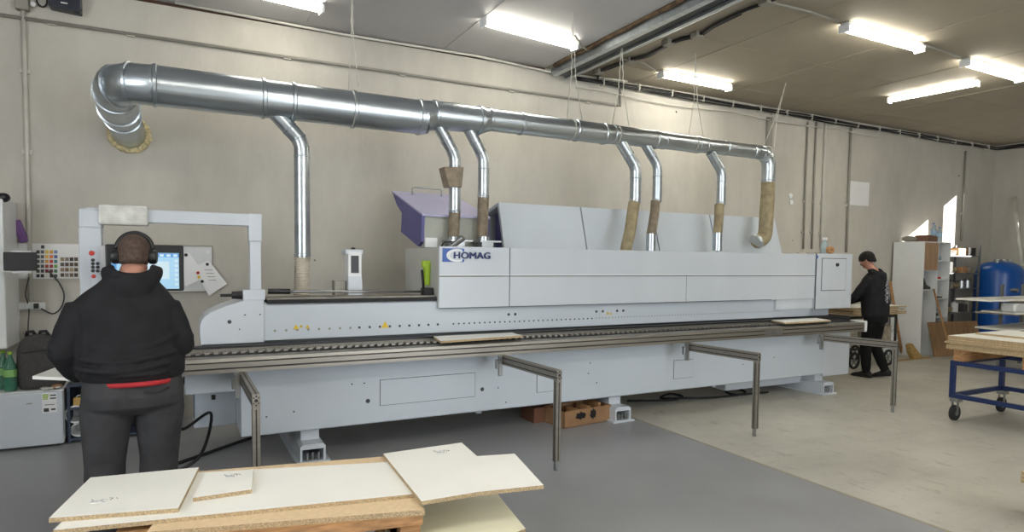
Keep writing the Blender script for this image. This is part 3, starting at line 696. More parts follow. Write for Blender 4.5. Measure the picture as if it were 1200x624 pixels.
# control gantry
ca = thing_ = MB().box((.462, 5.32, 1.34), (.545, 5.40, 1.90), bev=.006).done('control_arm', 'machine2', t)
MB().box((-.60, 5.31, 1.838), (.549, 5.41, 1.932), bev=.006).done('crossbar', 'machine2', ca)
MB().box((.455, 5.305, 1.72), (.552, 5.415, 1.935), bev=.006).done('corner_joint', 'machine2', ca)
MB().box((-.64, 5.30, 1.78), (-.50, 5.42, 1.925), bev=.02).done('corner_joint', 'machine2', ca)
MB().box((-.63, 5.22, 1.0), (-.50, 5.36, 1.79), bev=.01).done('button_column', 'machine2', ca)
b = MB()
b.box((-.52, 5.27, 1.815), (-.22, 5.44, 1.955), bev=.012)
wr = b.done('plastic_wrap', 'tape', ca); wr['label'] = 'crinkled clear plastic wrapped on the crossbar'
bp_ = MB().box((-.50, 5.14, 1.28), (-.44, 5.24, 1.665), bev=.006).done('button_panel', 'wboard', t)
MB().box((-.56, 5.2, 1.3), (-.4, 5.26, 1.66), bev=.004).done('panel_back', 'machine2', bp_)
b1 = MB(); b2 = MB()
px_y = 5.14
def bp(px, py): return P(px, py, 'y', 5.135)
b1 = MB().lathe(bp(108, 297), [(.001, -.03), (.017, -.028), (.017, -.01), (.01, 0)], 14, 'y').lathe(bp(110, 324), [(.001, -.025), (.013, -.022), (.013, 0)], 12, 'y'); b1.done('emergency_stop', 'redp', bp_)
for i in range(4):
    for j in range(2):
        if i == 0 and j == 1: continue
        b2.lathe(bp(109+j*5.5, 305+i*4.2), [(.001, -.014), (.011, -.012), (.012, 0)], 10, 'y')
b2.done('push_buttons', 'black', bp_)
# monitor
mo = MB().box(P(124, 337, 'y', 5.08)+Vector((0, 0, -.03)), P(215, 288, 'y', 5.14), bev=.01).done('monitor', 'black', t)
a_ = P(131, 336, 'y', 5.079); b_ = P(209.5, 297, 'y', 5.079); 
MB().box((a_.x, 5.076, a_.z-.02), (b_.x, 5.083, b_.z)).done('screen', 'screen', mo)
MB().box((a_.x, 5.073, b_.z-.03), (b_.x, 5.077, b_.z-.002)).box((a_.x, 5.073, a_.z-.02), (a_.x+.03, 5.077, b_.z-.03)).done('screen_menu', 'screen2', mo)
b = MB()
for i in range(6): b.box((b_.x-.028, 5.072, b_.z-.065-i*.033), (b_.x-.006, 5.077, b_.z-.045-i*.033))
for i in range(7): b.box((a_.x+.12+i*.042, 5.072, b_.z-.026), (a_.x+.145+i*.042, 5.0765, b_.z-.008))
b.box((a_.x+.08, 5.0735, a_.z+.05), (b_.x-.06, 5.077, b_.z-.06))
b.done('screen_icons', 'screen3', mo)
MB().box((-.42, 5.14, 1.3), (-.2, 5.3, 1.6)).box((-.45, 5.2, 1.45), (-.40, 5.32, 1.6)).done('monitor_bracket', 'machine2', mo)

# support arms with legs
def sup(xa, ya, xb, yb):
    z1 = .775; z0 = .695
    d_ = Vector((xb-xa, yb-ya, 0)); L = d_.length; d_.normalize(); n_ = Vector((-d_.y, d_.x, 0))
    h = .0225
    def beam(name, A, Bv, zt, zb, gap, parent):
        return MB().prism([A+n_*h+Vector((0, 0, zt)), A-n_*h+Vector((0, 0, zt)), A-n_*h+Vector((0, 0, zb)), A+n_*h+Vector((0, 0, zb))], Bv-A, .003).done(name, 'alu', parent)
    A = Vector((xa, ya, 0)); Bv = Vector((xb, yb, 0))
    s_ = beam('support_arm', A, Bv, z1, z0, 0, t)
    # slots on both sides and top
    sl = MB()
    for zc_ in (.755, .715):
        for sg in (-1, 1):
            c0 = A+n_*(h*sg)+Vector((0, 0, zc_)); c1 = Bv+n_*(h*sg)+Vector((0, 0, zc_))
            sl.prism([c0-n_*.0006*1+Vector((0, 0, -.004)), c0+n_*.0006+Vector((0, 0, -.004)), c0+n_*.0006+Vector((0, 0, .004)), c0-n_*.0006+Vector((0, 0, .004))], c1-c0)
    c0 = A+Vector((0, 0, z1)); sl.prism([c0-n_*.004, c0+n_*.004, c0+n_*.004+Vector((0, 0, .0008)), c0-n_*.004+Vector((0, 0, .0008))], Bv-A)
    for dx, dz, rr in ((0, .735, .011), (0, .762, .006), (0, .708, .006)):
        sl.lathe(Bv+Vector((dx, 0, dz)), [(rr, -.0012), (rr, .0)], 10, 'y')
    for dx in (-.013, .013):
        for dz in (.752, .718): sl.lathe(Bv+Vector((dx, 0, dz)), [(.005, -.0012), (.005, .0)], 8, 'y')
    sl.done('slot', 'alu_dark', s_)
    # leg under the outer end
    c = Bv-d_*.025
    lg_ = MB().prism([c+n_*.0225-d_*.0225+Vector((0, 0, .07)), c-n_*.0225-d_*.0225+Vector((0, 0, .07)), c-n_*.0225+d_*.0225+Vector((0, 0, .07)), c+n_*.0225+d_*.0225+Vector((0, 0, .07))], (0, 0, .625), .003).done('leg', 'alu', s_)
    c2 = c+n_*-.006
    MB().prism([c2+n_*.009-d_*.015, c2-n_*.009-d_*.015, c2-n_*.009+d_*.015, c2+n_*.009+d_*.015], (0, 0, .69)).done('leg_foot', 'steel', s_)
    q = MB(); 
    for sg in (-1, 1): 
        a2 = c-d_*.0225*-1+n_*.0; 
    a2 = c+d_*.0226
    q.prism([a2-n_*.004+Vector((0, 0, .08)), a2+n_*.004+Vector((0, 0, .08)), a2+n_*.004+d_*.001+Vector((0, 0, .08)), a2-n_*.004+d_*.001+Vector((0, 0, .08))], (0, 0, .6))
    a2 = c-n_*.0226
    q.prism([a2-d_*.004+Vector((0, 0, .08)), a2+d_*.004+Vector((0, 0, .08)), a2+d_*.004-n_*.001+Vector((0, 0, .08)), a2-d_*.004-n_*.001+Vector((0, 0, .08))], (0, 0, .6))
    q.done('leg_slot', 'alu_dark', s_)
    MB().box((xa-.055, ya-.07, .60), (xa-.022, ya-.04, .775)).box((xa-.075, ya-.06, .66), (xa-.03, ya-.02, .74), bev=.006).done('clamp', 'steel', s_)
sup(.37, 4.9, .38, 4.05)
sup(2.45, 4.9, 2.505, 4.03)
sup(4.56, 4.9, 4.665, 4.06)
sup(6.62, 4.9, 6.80, 4.09)
# cables hanging from the machine
tag(MB().tube(catmull([(.0, 5.5, .66), (-.06, 5.35, .42), (-.02, 5.3, .30), (.18, 5.5, .36), (.1, 5.2, .12), (-.1, 5.1, .03), (-.25, 5.05, .012), (-.35, 5.2, .012)], 7), .012, 8).done('floor_cable', 'black', None, True), 'black cable sagging from the machine left end to the floor', 'cable')
cb = catmull([P(180, 553, 'z', .012), P(230, 536, 'z', .012), P(290, 515, 'z', .012), P(330, 503, 'z', .012)], 6)
tag(MB().tube(cb, .014, 8).done('floor_cable', 'rubber', None, True), 'black cable across the dark floor behind the operator', 'cable')
cb = [P(px, py, 'z', .012) for px, py in ((735, 470), (760, 470), (790, 469), (800, 465), (785, 462), (775, 467), (810, 467), (840, 466), (872, 462), (868, 457), (850, 458), (862, 463), (900, 460))]
tag(MB().tube(catmull(cb, 6), .013, 8).done('floor_cable', 'rubber', None, True), 'coiled black cable on the floor beneath the machine right half', 'cable')

# white boards on the machine
def board(corners, zt, th, label, name='board', grp=None, top='board', edge='chip', cat='board'):
    """corners: four points (x,y) of the top"""
    b = MB(); b.mi = 1
    vt = [b.bm.verts.new((x, y, zt)) for x, y in corners]; vb = [b.bm.verts.new((x, y, zt-th)) for x, y in corners]; n_ = len(corners)
    b.mi = 0; b._f(vt); b._f(vb[::-1]); b.mi = 1
    for i in range(n_): b._f([vt[i], vb[i], vb[(i+1) % n_], vt[(i+1) % n_]])
    return tag(b.done(name, [top, edge]), label, cat, grp)
def pz(px, py, z): q_ = P(px, py, 'z', z); return (q_.x, q_.y)
board([(1.87, 4.86), (2.68, 4.95), (2.70, 5.19), (1.93, 5.19)], .926, .018, 'narrow white board lying on the middle of the machine rail', grp=None)
board([(6.02, 4.9), (6.84, 4.92), (6.93, 5.19), (6.14, 5.19)], .926, .018, 'white board on the rail near the right end of the machine')

# ================================================================ UNDER MACHINE
def crate(px0, py0, px1, py1, h, label):
    a = P(px0, py0, 'z', 0); b_ = P(px1, py1, 'z', 0); d_ = (b_-a); L = d_.length; d_.normalize(); n_ = Vector((-d_.y, d_.x, 0)); W_ = .32; th = .012
    t = thing('cardboard_crate', label, 'box', (a+b_)/2)
    def wall(p, q_, th_dir, name, hh=h):
        return MB().prism([p, q_, q_+th_dir, p+th_dir], (0, 0, hh)).done(name, 'card', t)
    wall(a, b_, n_*th, 'side_panel', h); wall(a+n_*W_, b_+n_*W_, -n_*th, 'side_panel', h)
    wall(a, a+n_*W_, d_*th, 'end_panel'); wall(b_, b_+n_*W_, -d_*th, 'end_panel')
    MB().prism([a, b_, b_+n_*W_, a+n_*W_], (0, 0, .008)).done('base', 'card', t)
    c = a+d_*L*.34-n_*.001; b = MB()
    for cx, s_ in ((L*.34, 1.25), (L*.6, .75)):
        c = a+d_*cx-n_*.002
        b.prism([c+d_*(.05*s_*cos(k*pi/8)*(1+.2*sin(k*2.3)))+Vector((0, 0, h*.62+.035*sin(k*pi/8)*(1+.25*cos(k*3.1))*(1 if s_ > 1 else 1.4))) for k in range(16)], n_*.001)
    b.done('torn_hole', 'black', t)
    return t, a, b_, d_, n_
t_, a, b_, d_, n_ = crate(661, 503, 716, 493, .16, 'torn open cardboard crate on the floor under the machine beside its middle foot')
for i, (k, w_) in enumerate(((.12, .05), (.4, .04), (.62, .05), (.85, .03))):
    c = a+d_*(b_-a).length*k+n_*.16
    tag(MB().box(c+Vector((-w_/2, -.1, .01)), c+Vector((w_/2, .1, .12+.02*i))).done('timber_offcut', 'wood'), ['offcut at the left end inside the cardboard crate', 'second offcut from left inside the cardboard crate', 'third offcut from left inside the cardboard crate', 'offcut at the right end inside the cardboard crate'][i], 'offcut', 'timber offcuts in the cardboard crate')
a = P(640, 496, 'z', 0)
MBt = MB().box((a.x-.12, a.y+.03, 0), (a.x+.1, a.y+.3, .15))
tag(MBt.done('brown_carton', mat('dark_cardboard', (112, 74, 54), .8)), 'dark brown carton behind a support leg under the machine', 'box')

# ================================================================ FOREGROUND BOARDS ON PALLET
ZB = .55
def st_mark(px, py, z, label, par=None, rot=0, w_=.09, h_=.035):
    c = P(px, py, 'z', z); b = MB()
    u = Vector((cos(rot), sin(rot), 0)); v = Vector((-sin(rot), cos(rot), 0))
    pts = [c-u*w_/2-v*h_/2, c+u*w_*.1-v*h_/2, c+u*w_*.1+v*h_/2, c-u*w_/2+v*h_/2]
    b.prism([p+Vector((0, 0, .0)) for p in pts], (0, 0, .0012)); b.done('paper_scrap', 'paper', par)
    g = MB()
    for k in range(9):
        p = c+u*(w_*(-.5+k*.13))+v*(h_*.4*sin(k*1.9)); q_ = p+u*.014*cos(k*2.2)+v*.02*sin(k*1.3)
        g.tube([p+Vector((0, 0, .001)), q_+Vector((0, 0, .001))], .0012, 4)
    g.done('pencil_marks', 'seam', par)
# pallet
pl = thing('timber_pallet', 'timber pallet carrying the white boards in the foreground', 'pallet', (.35, 2.7, 0))
ang = radians(-9)
U = Vector((cos(ang), sin(ang), 0)); V = Vector((-sin(ang), cos(ang), 0))
PO = Vector((P(497, 597, 'z', ZB-.04).x, P(497, 597, 'z', ZB-.04).y, 0))  # near right corner of the raw sheet
def pbx(u0, u1, v0, v1, z0, z1, name, m_, parent=pl, bev=.003):
    o_ = PO
    return MB().prism([o_+U*u+V*v+Vector((0, 0, z0)) for u, v in ((u0, v0), (u1, v0), (u1, v1), (u0, v1))], (0, 0, z1-z0), bev).done(name, m_, parent)
for v in (.03, .35, .68): 
    for u in (-1.2, -.75, -.10): pbx(u, u+.09, v, v+.1, .36, .46, 'block', 'wood')
for u in (-1.2, -.7, -.13): pbx(u, u+.11, .02, .8, .335, .36, 'base_slat', 'wood')
for v in (.02, .18, .34, .5, .68): pbx(-1.22, -.01, v, v+.1, .46, .484, 'deck_board', 'wood')
for u in (-1.2, -.13):
    for v in (.05, .66): pbx(u, u+.1, v, v+.1, 0, .335, 'block', 'wood')
pbx(-1.22, -.005, .0, .022, .44, .484, 'side_rail', 'wood')
# raw chipboard sheet
def bd(pxs, z, th, label, **k): return board([pz(x, y, z) for x, y in pxs], z, th, label, **k)
z_raw = .51
c = [PO+U*u+V*v for u, v in ((-1.24, -.02), (0, -.02), (-.0, .95), (-1.3, .95))]
o = board([pz(172, 624, .508), pz(498, 598, .508), pz(456, 535, .508), pz(228, 553, .508)], .508, .024, 'raw tan chipboard sheet on the pallet beneath the long white board', top='chip2')
zl = .526
long_ = bd([(62, 622), (128, 560), (468, 541), (490, 579)], zl, .018, 'long white board spread on the raw chipboard sheet')
zr = zl+.0185
big = bd([(57, 608), (106, 560), (233, 548), (209, 596)], zr, .0185, 'white board with a paper scrap at the left end of the pallet')
st_mark(121, 587, zr, '', big, rot=.1)
sm = bd([(226, 584), (240, 556), (297, 550), (295, 574)], zr, .0185, 'small square white board on the long board')
st_mark(272, 558, zr, '', sm, rot=.1, w_=.06)
rg = bd([(449, 532), (541, 519), (559, 535), (603, 532), (637, 569), (560, 577), (494, 588)], zr, .0185, 'stepped white board overhanging the pallet at the right')
st_mark(518, 530, zr, '', rg, rot=.1, w_=.07, h_=.05)
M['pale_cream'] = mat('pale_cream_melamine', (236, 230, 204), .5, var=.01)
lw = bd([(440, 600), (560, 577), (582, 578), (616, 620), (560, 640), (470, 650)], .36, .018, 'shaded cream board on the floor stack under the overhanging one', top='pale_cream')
for i, z in enumerate((.34, .32)):
    q = [pz(x, y, .36) for x, y in ((444, 602), (560, 579), (580, 580), (612, 620), (560, 638), (474, 648))]
    board([(x+.01*i, y) for x, y in q], z, .018, ['board second from the top of the low stack at right', 'board third from the top of the low stack at right'][i], grp='boards of the low stack')
q = [P(px, py, 'z', .36) for px, py in ((470, 602), (575, 585), (600, 620), (490, 640))]
cx = sum((p.x for p in q))/4; cy = sum((p.y for p in q))/4
t = thing('trestle', 'low trestle beneath the stack of boards at the right', 'trestle', (cx, cy, 0))
MB().box((cx-.2, cy-.12, .25), (cx+.2, cy+.12, .302)).done('top_bar', 'wood', t)
for sx in (-1, 1):
    for sy in (-1, 1): MB().box((cx+sx*.17-.025, cy+sy*.09-.025, 0), (cx+sx*.17+.025, cy+sy*.09+.025, .25)).done('leg', 'wood', t)

# ================================================================ TROLLEY AT RIGHT
t = thing('trolley', 'blue steel frame trolley on castors carrying board stacks', 'trolley', (7.5, 2.9, 0))
tx0, tx1, ty0, ty1 = 7.0, 8.0, 1.95, 3.67
s = .045
def bar(a, b_, name='frame_bar'):
    return MB().box(a, b_, bev=.004).done(name, 'trblue', t)
for z in (.235, .575):
    bar((tx0, ty0, z), (tx0+s, ty1, z+s)); bar((tx1-s, ty0, z), (tx1, ty1, z+s)); bar((tx0+s, ty1-s, z), (tx1-s, ty1, z+s)); bar((tx0+s, ty0, z), (tx1-s, ty0+s, z+s))
bar((tx0+s, 2.8, .235), (tx1-s, 2.8+s, .28))
for x in (tx0, tx1-s):
    for y in (ty0, 2.78, ty1-s): bar((x, y, .28), (x+s, y+s, .575), 'post')
def castor(x, y):
    c = MB().box((x-.045, y-.04, .195), (x+.045, y+.04, .235)); c.box((x-.035, y-.028, .08), (x-.0, y-.022, .2)); c.box((x-.035, y+.022, .08), (x-.0, y+.028, .2))
    c = c.done('castor', 'steel', t); w_ = MB().lathe((x-.02, y, .08), [(.03, -.02), (.078, -.018), (.08, -.008), (.08, .008), (.078, .018), (.03, .02)], 22, 'y').done('wheel', 'rubber', c, True, True)
    MB().lathe((x-.02, y, .08), [(.03, -.023), (.03, .023)], 14, 'y').done('hub', 'steel', c)
for x in (tx0+.05, tx1-.05):
    for y in (ty0+.05, ty1-.05): castor(x, y)
for i, y in enumerate((3.55, 2.95, 2.3)):
    tag(MB().box((7.0, y, .621), (8.0, y+.09, .738)).done('timber_batten', 'wood'), ['batten nearest the left end of the blue trolley', 'middle batten on the blue trolley', 'hidden batten on the blue trolley far end'][i], 'batten', 'battens under the trolley boards')
random.seed(3)
yb = 3.70
for i in range(7):
    z1 = .739+.0195*(i+1); dx = random.uniform(-.01, .02); dy = random.uniform(-.03, .02)
    top_ = 'chip2' if i < 6 else 'board'
    lab = ['lowest', 'second', 'third', 'fourth', 'fifth', 'sixth', 'topmost white'][i]
    board([(6.99+dx, 2.0), (6.99+dx+.95, 2.0), (6.97+dx+.95, yb+dy), (6.97+dx, yb+dy)], z1, .0185, lab+' board in the stack on the blue trolley', grp='boards stacked on the trolley', top=top_)
board([(7.35, 2.0), (8.0, 2.0), (8.0, 3.62), (7.35, 3.62)], .739+.0195*8+.0, .0185, 'white board lying on top of the trolley stack at its back', grp='boards stacked on the trolley')
# chipboard edges bottom right corner
a = P(1196, 562, 'z', .3)
for i in range(3):
    board([(a.x, a.y-.5), (a.x+.5, a.y-.5), (a.x+.5, a.y), (a.x, a.y)], .30+.025*(i), .022, ['lowest', 'middle', 'uppermost'][i]+' chipboard piece cut off by the right edge', grp='chipboard pieces at the right edge', top='chip2')
t = thing('block_stand', 'timber block under the chipboard pieces at the right edge', 'block', (a.x+.25, a.y-.25, 0))
MB().box((a.x+.1, a.y-.4, 0), (a.x+.4, a.y-.1, .277)).done('block', 'wood', t)

# ================================================================ FAR RIGHT CORNER
# cabinet
t = thing('open_cabinet', 'tall white cabinet with open niches and one oak door', 'cabinet', (11.65, 6.7, 0))
cx0, cx1, cy0, cy1, cz1 = 11.3, 12.1, 6.42, 6.95, 2.0
xm = P(1099.5, 300, 'y', cy0).x
MB().box((cx0, cy0, 0), (cx0+.02, cy1, cz1)).done('side_panel', 'whitep', t)
MB().box((cx1-.02, cy0, 0), (cx1, cy1, cz1)).done('side_panel', 'whitep', t)
MB().box((xm-.01, cy0, 0), (xm+.01, cy1, cz1-.02)).done('divider', 'whitep', t)
MB().box((cx0+.02, cy0, cz1-.02), (cx1-.02, cy1, cz1)).done('top_panel', 'whitep', t)
MB().box((cx0+.02, cy1-.01, 0), (cx1-.02, cy1, cz1-.02)).done('back_panel', 'whitep', t)
def zc(px, py): return P(px, py, 'y', cy0).z
MB().box((cx0+.02, cy0-.005, zc(1092, 317)), (xm-.01, cy0+.015, cz1-.02)).done('door', 'oak', t)
for py in (317, 340): MB().box((cx0+.02, cy0+.015, zc(1090, py)-.01), (xm-.01, cy1-.01, zc(1090, py)+.008)).done('shelf', 'whitep', t)
for py in (306, 328, 350, 372): MB().box((xm+.01, cy0+.005, zc(1108, py)-.01), (cx1-.02, cy1-.01, zc(1108, py)+.008)).done('shelf', 'whitep', t)
# screws on side
def small(label, cat, name, mb, m_, grp=None, smooth=False): return tag(mb.done(name, m_, None, smooth, smooth), label, cat, grp)
zs = zc(1108, 328)+.008
small('red clamp lying on a cabinet shelf', 'clamp', 'red_clamp', MB().tube([(xm+.05, 6.5, zs+.02), (xm+.15, 6.52, zs+.025), (xm+.24, 6.5, zs+.02)], .018, 8).tube([(xm+.14, 6.5, zs+.02), (xm+.22, 6.55, zs+.1)], .015, 8), 'redp')
zs = zc(1090, 340)+.008
small('dark shoe shaped tool on the wide cabinet shelf', 'tool', 'dark_tool', MB().prism([(cx0+.05, 6.45, zs), (cx0+.3, 6.45, zs), (cx0+.3, 6.45, zs+.04), (cx0+.16, 6.45, zs+.07), (cx0+.1, 6.45, zs+.2), (cx0+.05, 6.45, zs+.2)], (0, .12, 0), .01), 'pack')
zs = zc(1108, 350)+.008
small('flat black tool on the narrow cabinet shelf', 'tool', 'flat_tool', MB().box((xm+.05, 6.45, zs), (xm+.25, 6.6, zs+.025), bev=.008), 'black')
zs = zc(1108, 306)+.008
for i in range(4):
    x = xm+.04+i*.055; h_ = (.05, .08, .06, .09)[i]
    small(['first', 'second', 'third', 'fourth'][i]+' small jar from the left on the bright top shelf', 'jar', 'small_jar', MB().lathe((x, 6.5, zs), [(.018, 0), (.02, .005), (.02, h_*.7), (.012, h_*.8), (.012, h_)], 12), 'bottlec', 'small jars on the cabinet shelf', True)
zs = zc(1108, 372)+.008
small('dark bundle on the lowest cabinet shelf', 'bundle', 'dark_bundle', MB().ell((xm+.15, 6.55, zs+.04), .12, .08, .04), 'pack', None, True)
# on top of cabinet
ct = cz1
small('brown carton on top of the white cabinet', 'box', 'brown_carton', MB().prism([(11.55, 6.5, ct), (11.95-.12, 6.5, ct), (11.83, 6.5, ct+.10), (11.58, 6.5, ct+.12)], (0, .25, 0), .004), mat('dull_cardboard', (120, 88, 72), .8))
small('grey round bundle at the left on top of the cabinet', 'bundle', 'grey_bundle', MB().ell((11.42, 6.75, ct+.05), .12, .12, .055, 14, 8), 'conduit', None, True)
for i, (x, y, h_) in enumerate(((11.78, 6.55, .34), (11.88, 6.5, .26), (11.94, 6.62, .3))):
    t = thing('water_bottle', ['tallest clear water bottle on the cabinet top', 'shorter clear bottle in front on the cabinet top', 'clear bottle at the right on the cabinet top'][i], 'bottle', (x, y, ct), 'water bottles on the cabinet')
    MB().lathe((x, y, ct), [(.035, 0), (.042, .01), (.042, h_*.3), (.039, h_*.35), (.042, h_*.4), (.042, h_*.65), (.015, h_*.86), (.014, h_*.93)], 16).done('bottle_body', 'bottlec', t, True, True)
    MB().lathe((x, y, ct+h_*.93), [(.017, 0), (.017, .02), (.001, .022)], 12).done('cap', 'blue', t)
    MB().lathe((x, y, ct+h_*.4), [(.043, 0), (.043, h_*.2)], 16).done('label', mat('blue_bottle_label', (130, 165, 190), .5, var=0), t)
# shelving rack
t = rack = thing('steel_shelving', 'grey steel shelving rack crowded with workshop clutter', 'shelving', (12.6, 6.75, 0))
rx0, rx1, ry0, ry1 = 12.15, 13.25, 6.5, 6.95
for x in (rx0, rx1-.03):
    for y in (ry0, ry1-.03): MB().box((x, y, 0), (x+.03, y+.03, 1.98)).done('upright', 'shelfm', t)
shz = [P(1135, py, 'y', ry0).z for py in (300, 320, 338, 366)]+[.15]
for z in shz: MB().box((rx0, ry0, z-.02), (rx1, ry1, z)).done('shelf', 'shelfm', t)
random.seed(11)
names = [('paper_stack', 'sand', 'stack of loose papers'), ('black_crate', 'black', 'black crate'), ('rolled_sheet', 'hose', 'tan roll'), ('tool_case', 'pack', 'dark tool case'), ('spray_can', 'steel', 'silver can'), ('red_canister', 'redp', 'red canister'), ('metal_tin', 'conduit', 'grey tin'), ('wood_block', 'wood', 'wooden block'), ('white_tub', 'whitep', 'white tub')]
place = ['top', 'second', 'third', 'fourth', 'bottom']
lay = [[0, 7, 1], [3, 2, 7, 0], [3, 6, 2, 4, 4], [0, 2, 8, 3, 6], [5, 5, 7, 3]]
for si, z in enumerate(shz):
    x = rx0+.06; n_ = len(lay[si]); wd = (rx1-rx0-.12)/n_
    gap_ = (shz[si-1]-z-.04) if si else .3
    for k, idx in enumerate(lay[si]):
        nm, m_, lb_ = names[idx]; xc = x+wd*(k+.5); hw = wd*.38; hh = min(gap_*.8, random.uniform(.10, .22)); y0 = ry0+.04
        b = MB()
        if nm in ('spray_can', 'metal_tin', 'white_tub', 'red_canister'):
            r_ = min(hw, .07); b.lathe((xc, y0+.1, z), [(r_, 0), (r_, hh*.8), (r_*.7, hh*.9), (r_*.35, hh*.92), (r_*.35, hh)], 14)
        elif nm == 'rolled_sheet': b.tube([(xc-hw, y0+.12, z+.055), (xc+hw, y0+.1, z+.055)], .05, 12)
        elif nm == 'paper_stack':
            for q in range(5): b.box((xc-hw+random.uniform(-.02, .02), y0+random.uniform(-.02, .02), z+q*.018), (xc+hw, y0+.3, z+q*.018+.016))
        elif nm == 'black_crate':
            b.box((xc-hw, y0, z), (xc+hw, y0+.3, z+.02))
            for q in range(4): b.box((xc-hw, y0, z+.03+q*.03), (xc+hw, y0+.015, z+.05+q*.03)); b.box((xc-hw+q*hw*.6, y0-.002, z), (xc-hw+q*hw*.6+.02, y0+.016, z+.15))
            b.box((xc-hw, y0+.015, z+.02), (xc-hw+.015, y0+.3, z+.15)); b.box((xc+hw-.015, y0+.015, z+.02), (xc+hw, y0+.3, z+.15))
        else: b.box((xc-hw, y0, z), (xc+hw, y0+.25, z+hh), bev=.01)
        small('%s on the %s shelf of the steel rack, %s from left' % (lb_, place[si], ['first', 'second', 'third', 'fourth', 'fifth'][k]), nm.split('_')[-1], nm, b, m_, 'clutter on the steel rack')
# blue tank
tk = P(1173, 350, 'y', 6.3)
t = thing('pressure_tank', 'big blue upright pressure tank in the far corner', 'tank', (13.5, 6.3, 0))
tr = .385
MB().lathe((13.70, 6.4, 0), [(tr*.9, .28), (tr*.98, .36), (tr, .46), (tr, 1.42), (tr*.97, 1.50), (tr*.86, 1.585), (tr*.6, 1.65), (tr*.3, 1.675), (.01, 1.68)], 40).done('vessel', 'tank', t, True, True)
for a in (.5, 2.6, 4.7): MB().box((13.70+cos(a)*.26-.04, 6.4+sin(a)*.26-.04, 0), (13.70+cos(a)*.26+.04, 6.4+sin(a)*.26+.04, .36)).done('leg', 'trblue', t)
for x in (13.5, 13.72, 13.95): MB().lathe((x, 6.35, 1.62), [(.03, 0), (.03, .07), (.05, .075), (.05, .1), (.01, .11)], 12).done('valve', 'steel', t)
MB().lathe((13.5, 6.08, 1.15), [(.001, -.1), (.04, -.09), (.04, .1)], 12, 'y').done('gauge', 'steel', t)
MB().lathe((13.5, 6.1, .52), [(.001, -.12), (.03, -.11), (.03, .1)], 12, 'y').done('drain_valve', 'steel', t)
# leaning white pole at the right wall
tag(MB().tube([P(1197.5, 312, 'x', 14.2), P(1188.5, 231, 'x', 14.5)], .035, 12).tube([P(1197.5, 312, 'x', 14.2), P(1197.5, 312, 'x', 14.2)+Vector((-.2, 0, -1.55))], .035, 12).done('leaning_pole', 'conduit_w', None, True), 'white pole leaning on the right wall behind the blue tank', 'pole')
# brown panel leaning, stick, broom, sack, canister
a = P(1088, 419, 'z', 0); b_ = P(1140, 411, 'z', 0)
a = Vector((11.15, 6.12, 0)); 
bl = P(1091, 418, 'z', .0); br = P(1150, 402, 'z', 0)
bl = Vector((bl.x, bl.y-.06, .0)); br = Vector((bl.x+1.1, bl.y-.2, 0))
hgt = .60
up_ = Vector((-.02, .09, hgt))
tag(MB().prism([bl, br, br+up_, bl+up_+Vector((-.06, 0, 0))], (0, .02, 0)).done('laminate_sheet', 'mdf'), 'brown wood panel leaning in front of the steel shelving', 'panel')
tag(MB().tube([P(1114, 412, 'y', 6.0), P(1094, 339, 'y', 6.38)], .016, 8).done('wooden_stick', 'wood', None, True), 'wooden stick leaning on the white cabinet over the brown panel', 'stick')
tag(MB().tube([P(1057, 415, 'z', .01), P(1043, 330, 'y', 6.7)], .024, 8).done('leaning_batten', 'wood', None, True), 'wooden batten leaning behind the worker by the cabinet', 'batten')
t = thing('broom', 'straw coloured broom head resting on the floor by the cabinet', 'broom', P(1073, 414, 'z', 0))
c = P(1072, 421, 'z', 0)
MB().loft([[c+Vector((-.05+dx*.5+x_, dy*.05, z)) for dx, dy in ((-1, -1), (1, -1), (1, 1), (-1, 1))] for x_, z in ((-.0, 0.0), (-.02, .005))]).done('base', 'straw', t)
MB().prism([c+Vector((-.02, 0, .0)), c+Vector((.25, 0, .0)), c+Vector((.12, 0, .1)), c+Vector((-.08, 0, .27)), c+Vector((-.16, 0, .24)), c+Vector((-.12, 0, .12))], (0, .08, 0), .01).done('bristles', 'straw', t)
c = P(1048, 416, 'z', 0)
t = thing('plastic_canister', 'white plastic canister on the floor left of the cabinet', 'canister', c)
MB().box(c+Vector((-.22, 0, .0)), c+Vector((.1, .2, .42)), bev=.04).done('body', 'whitep', t, True, True)
MB().box(c+Vector((-.16, .05, .42)), c+Vector((.04, .15, .5)), bev=.03).done('handle', 'whitep', t, True, True)
MB().box(c+Vector((-.20, -.004, .12)), c+Vector((.08, .004, .3))).done('label', 'paper', t)
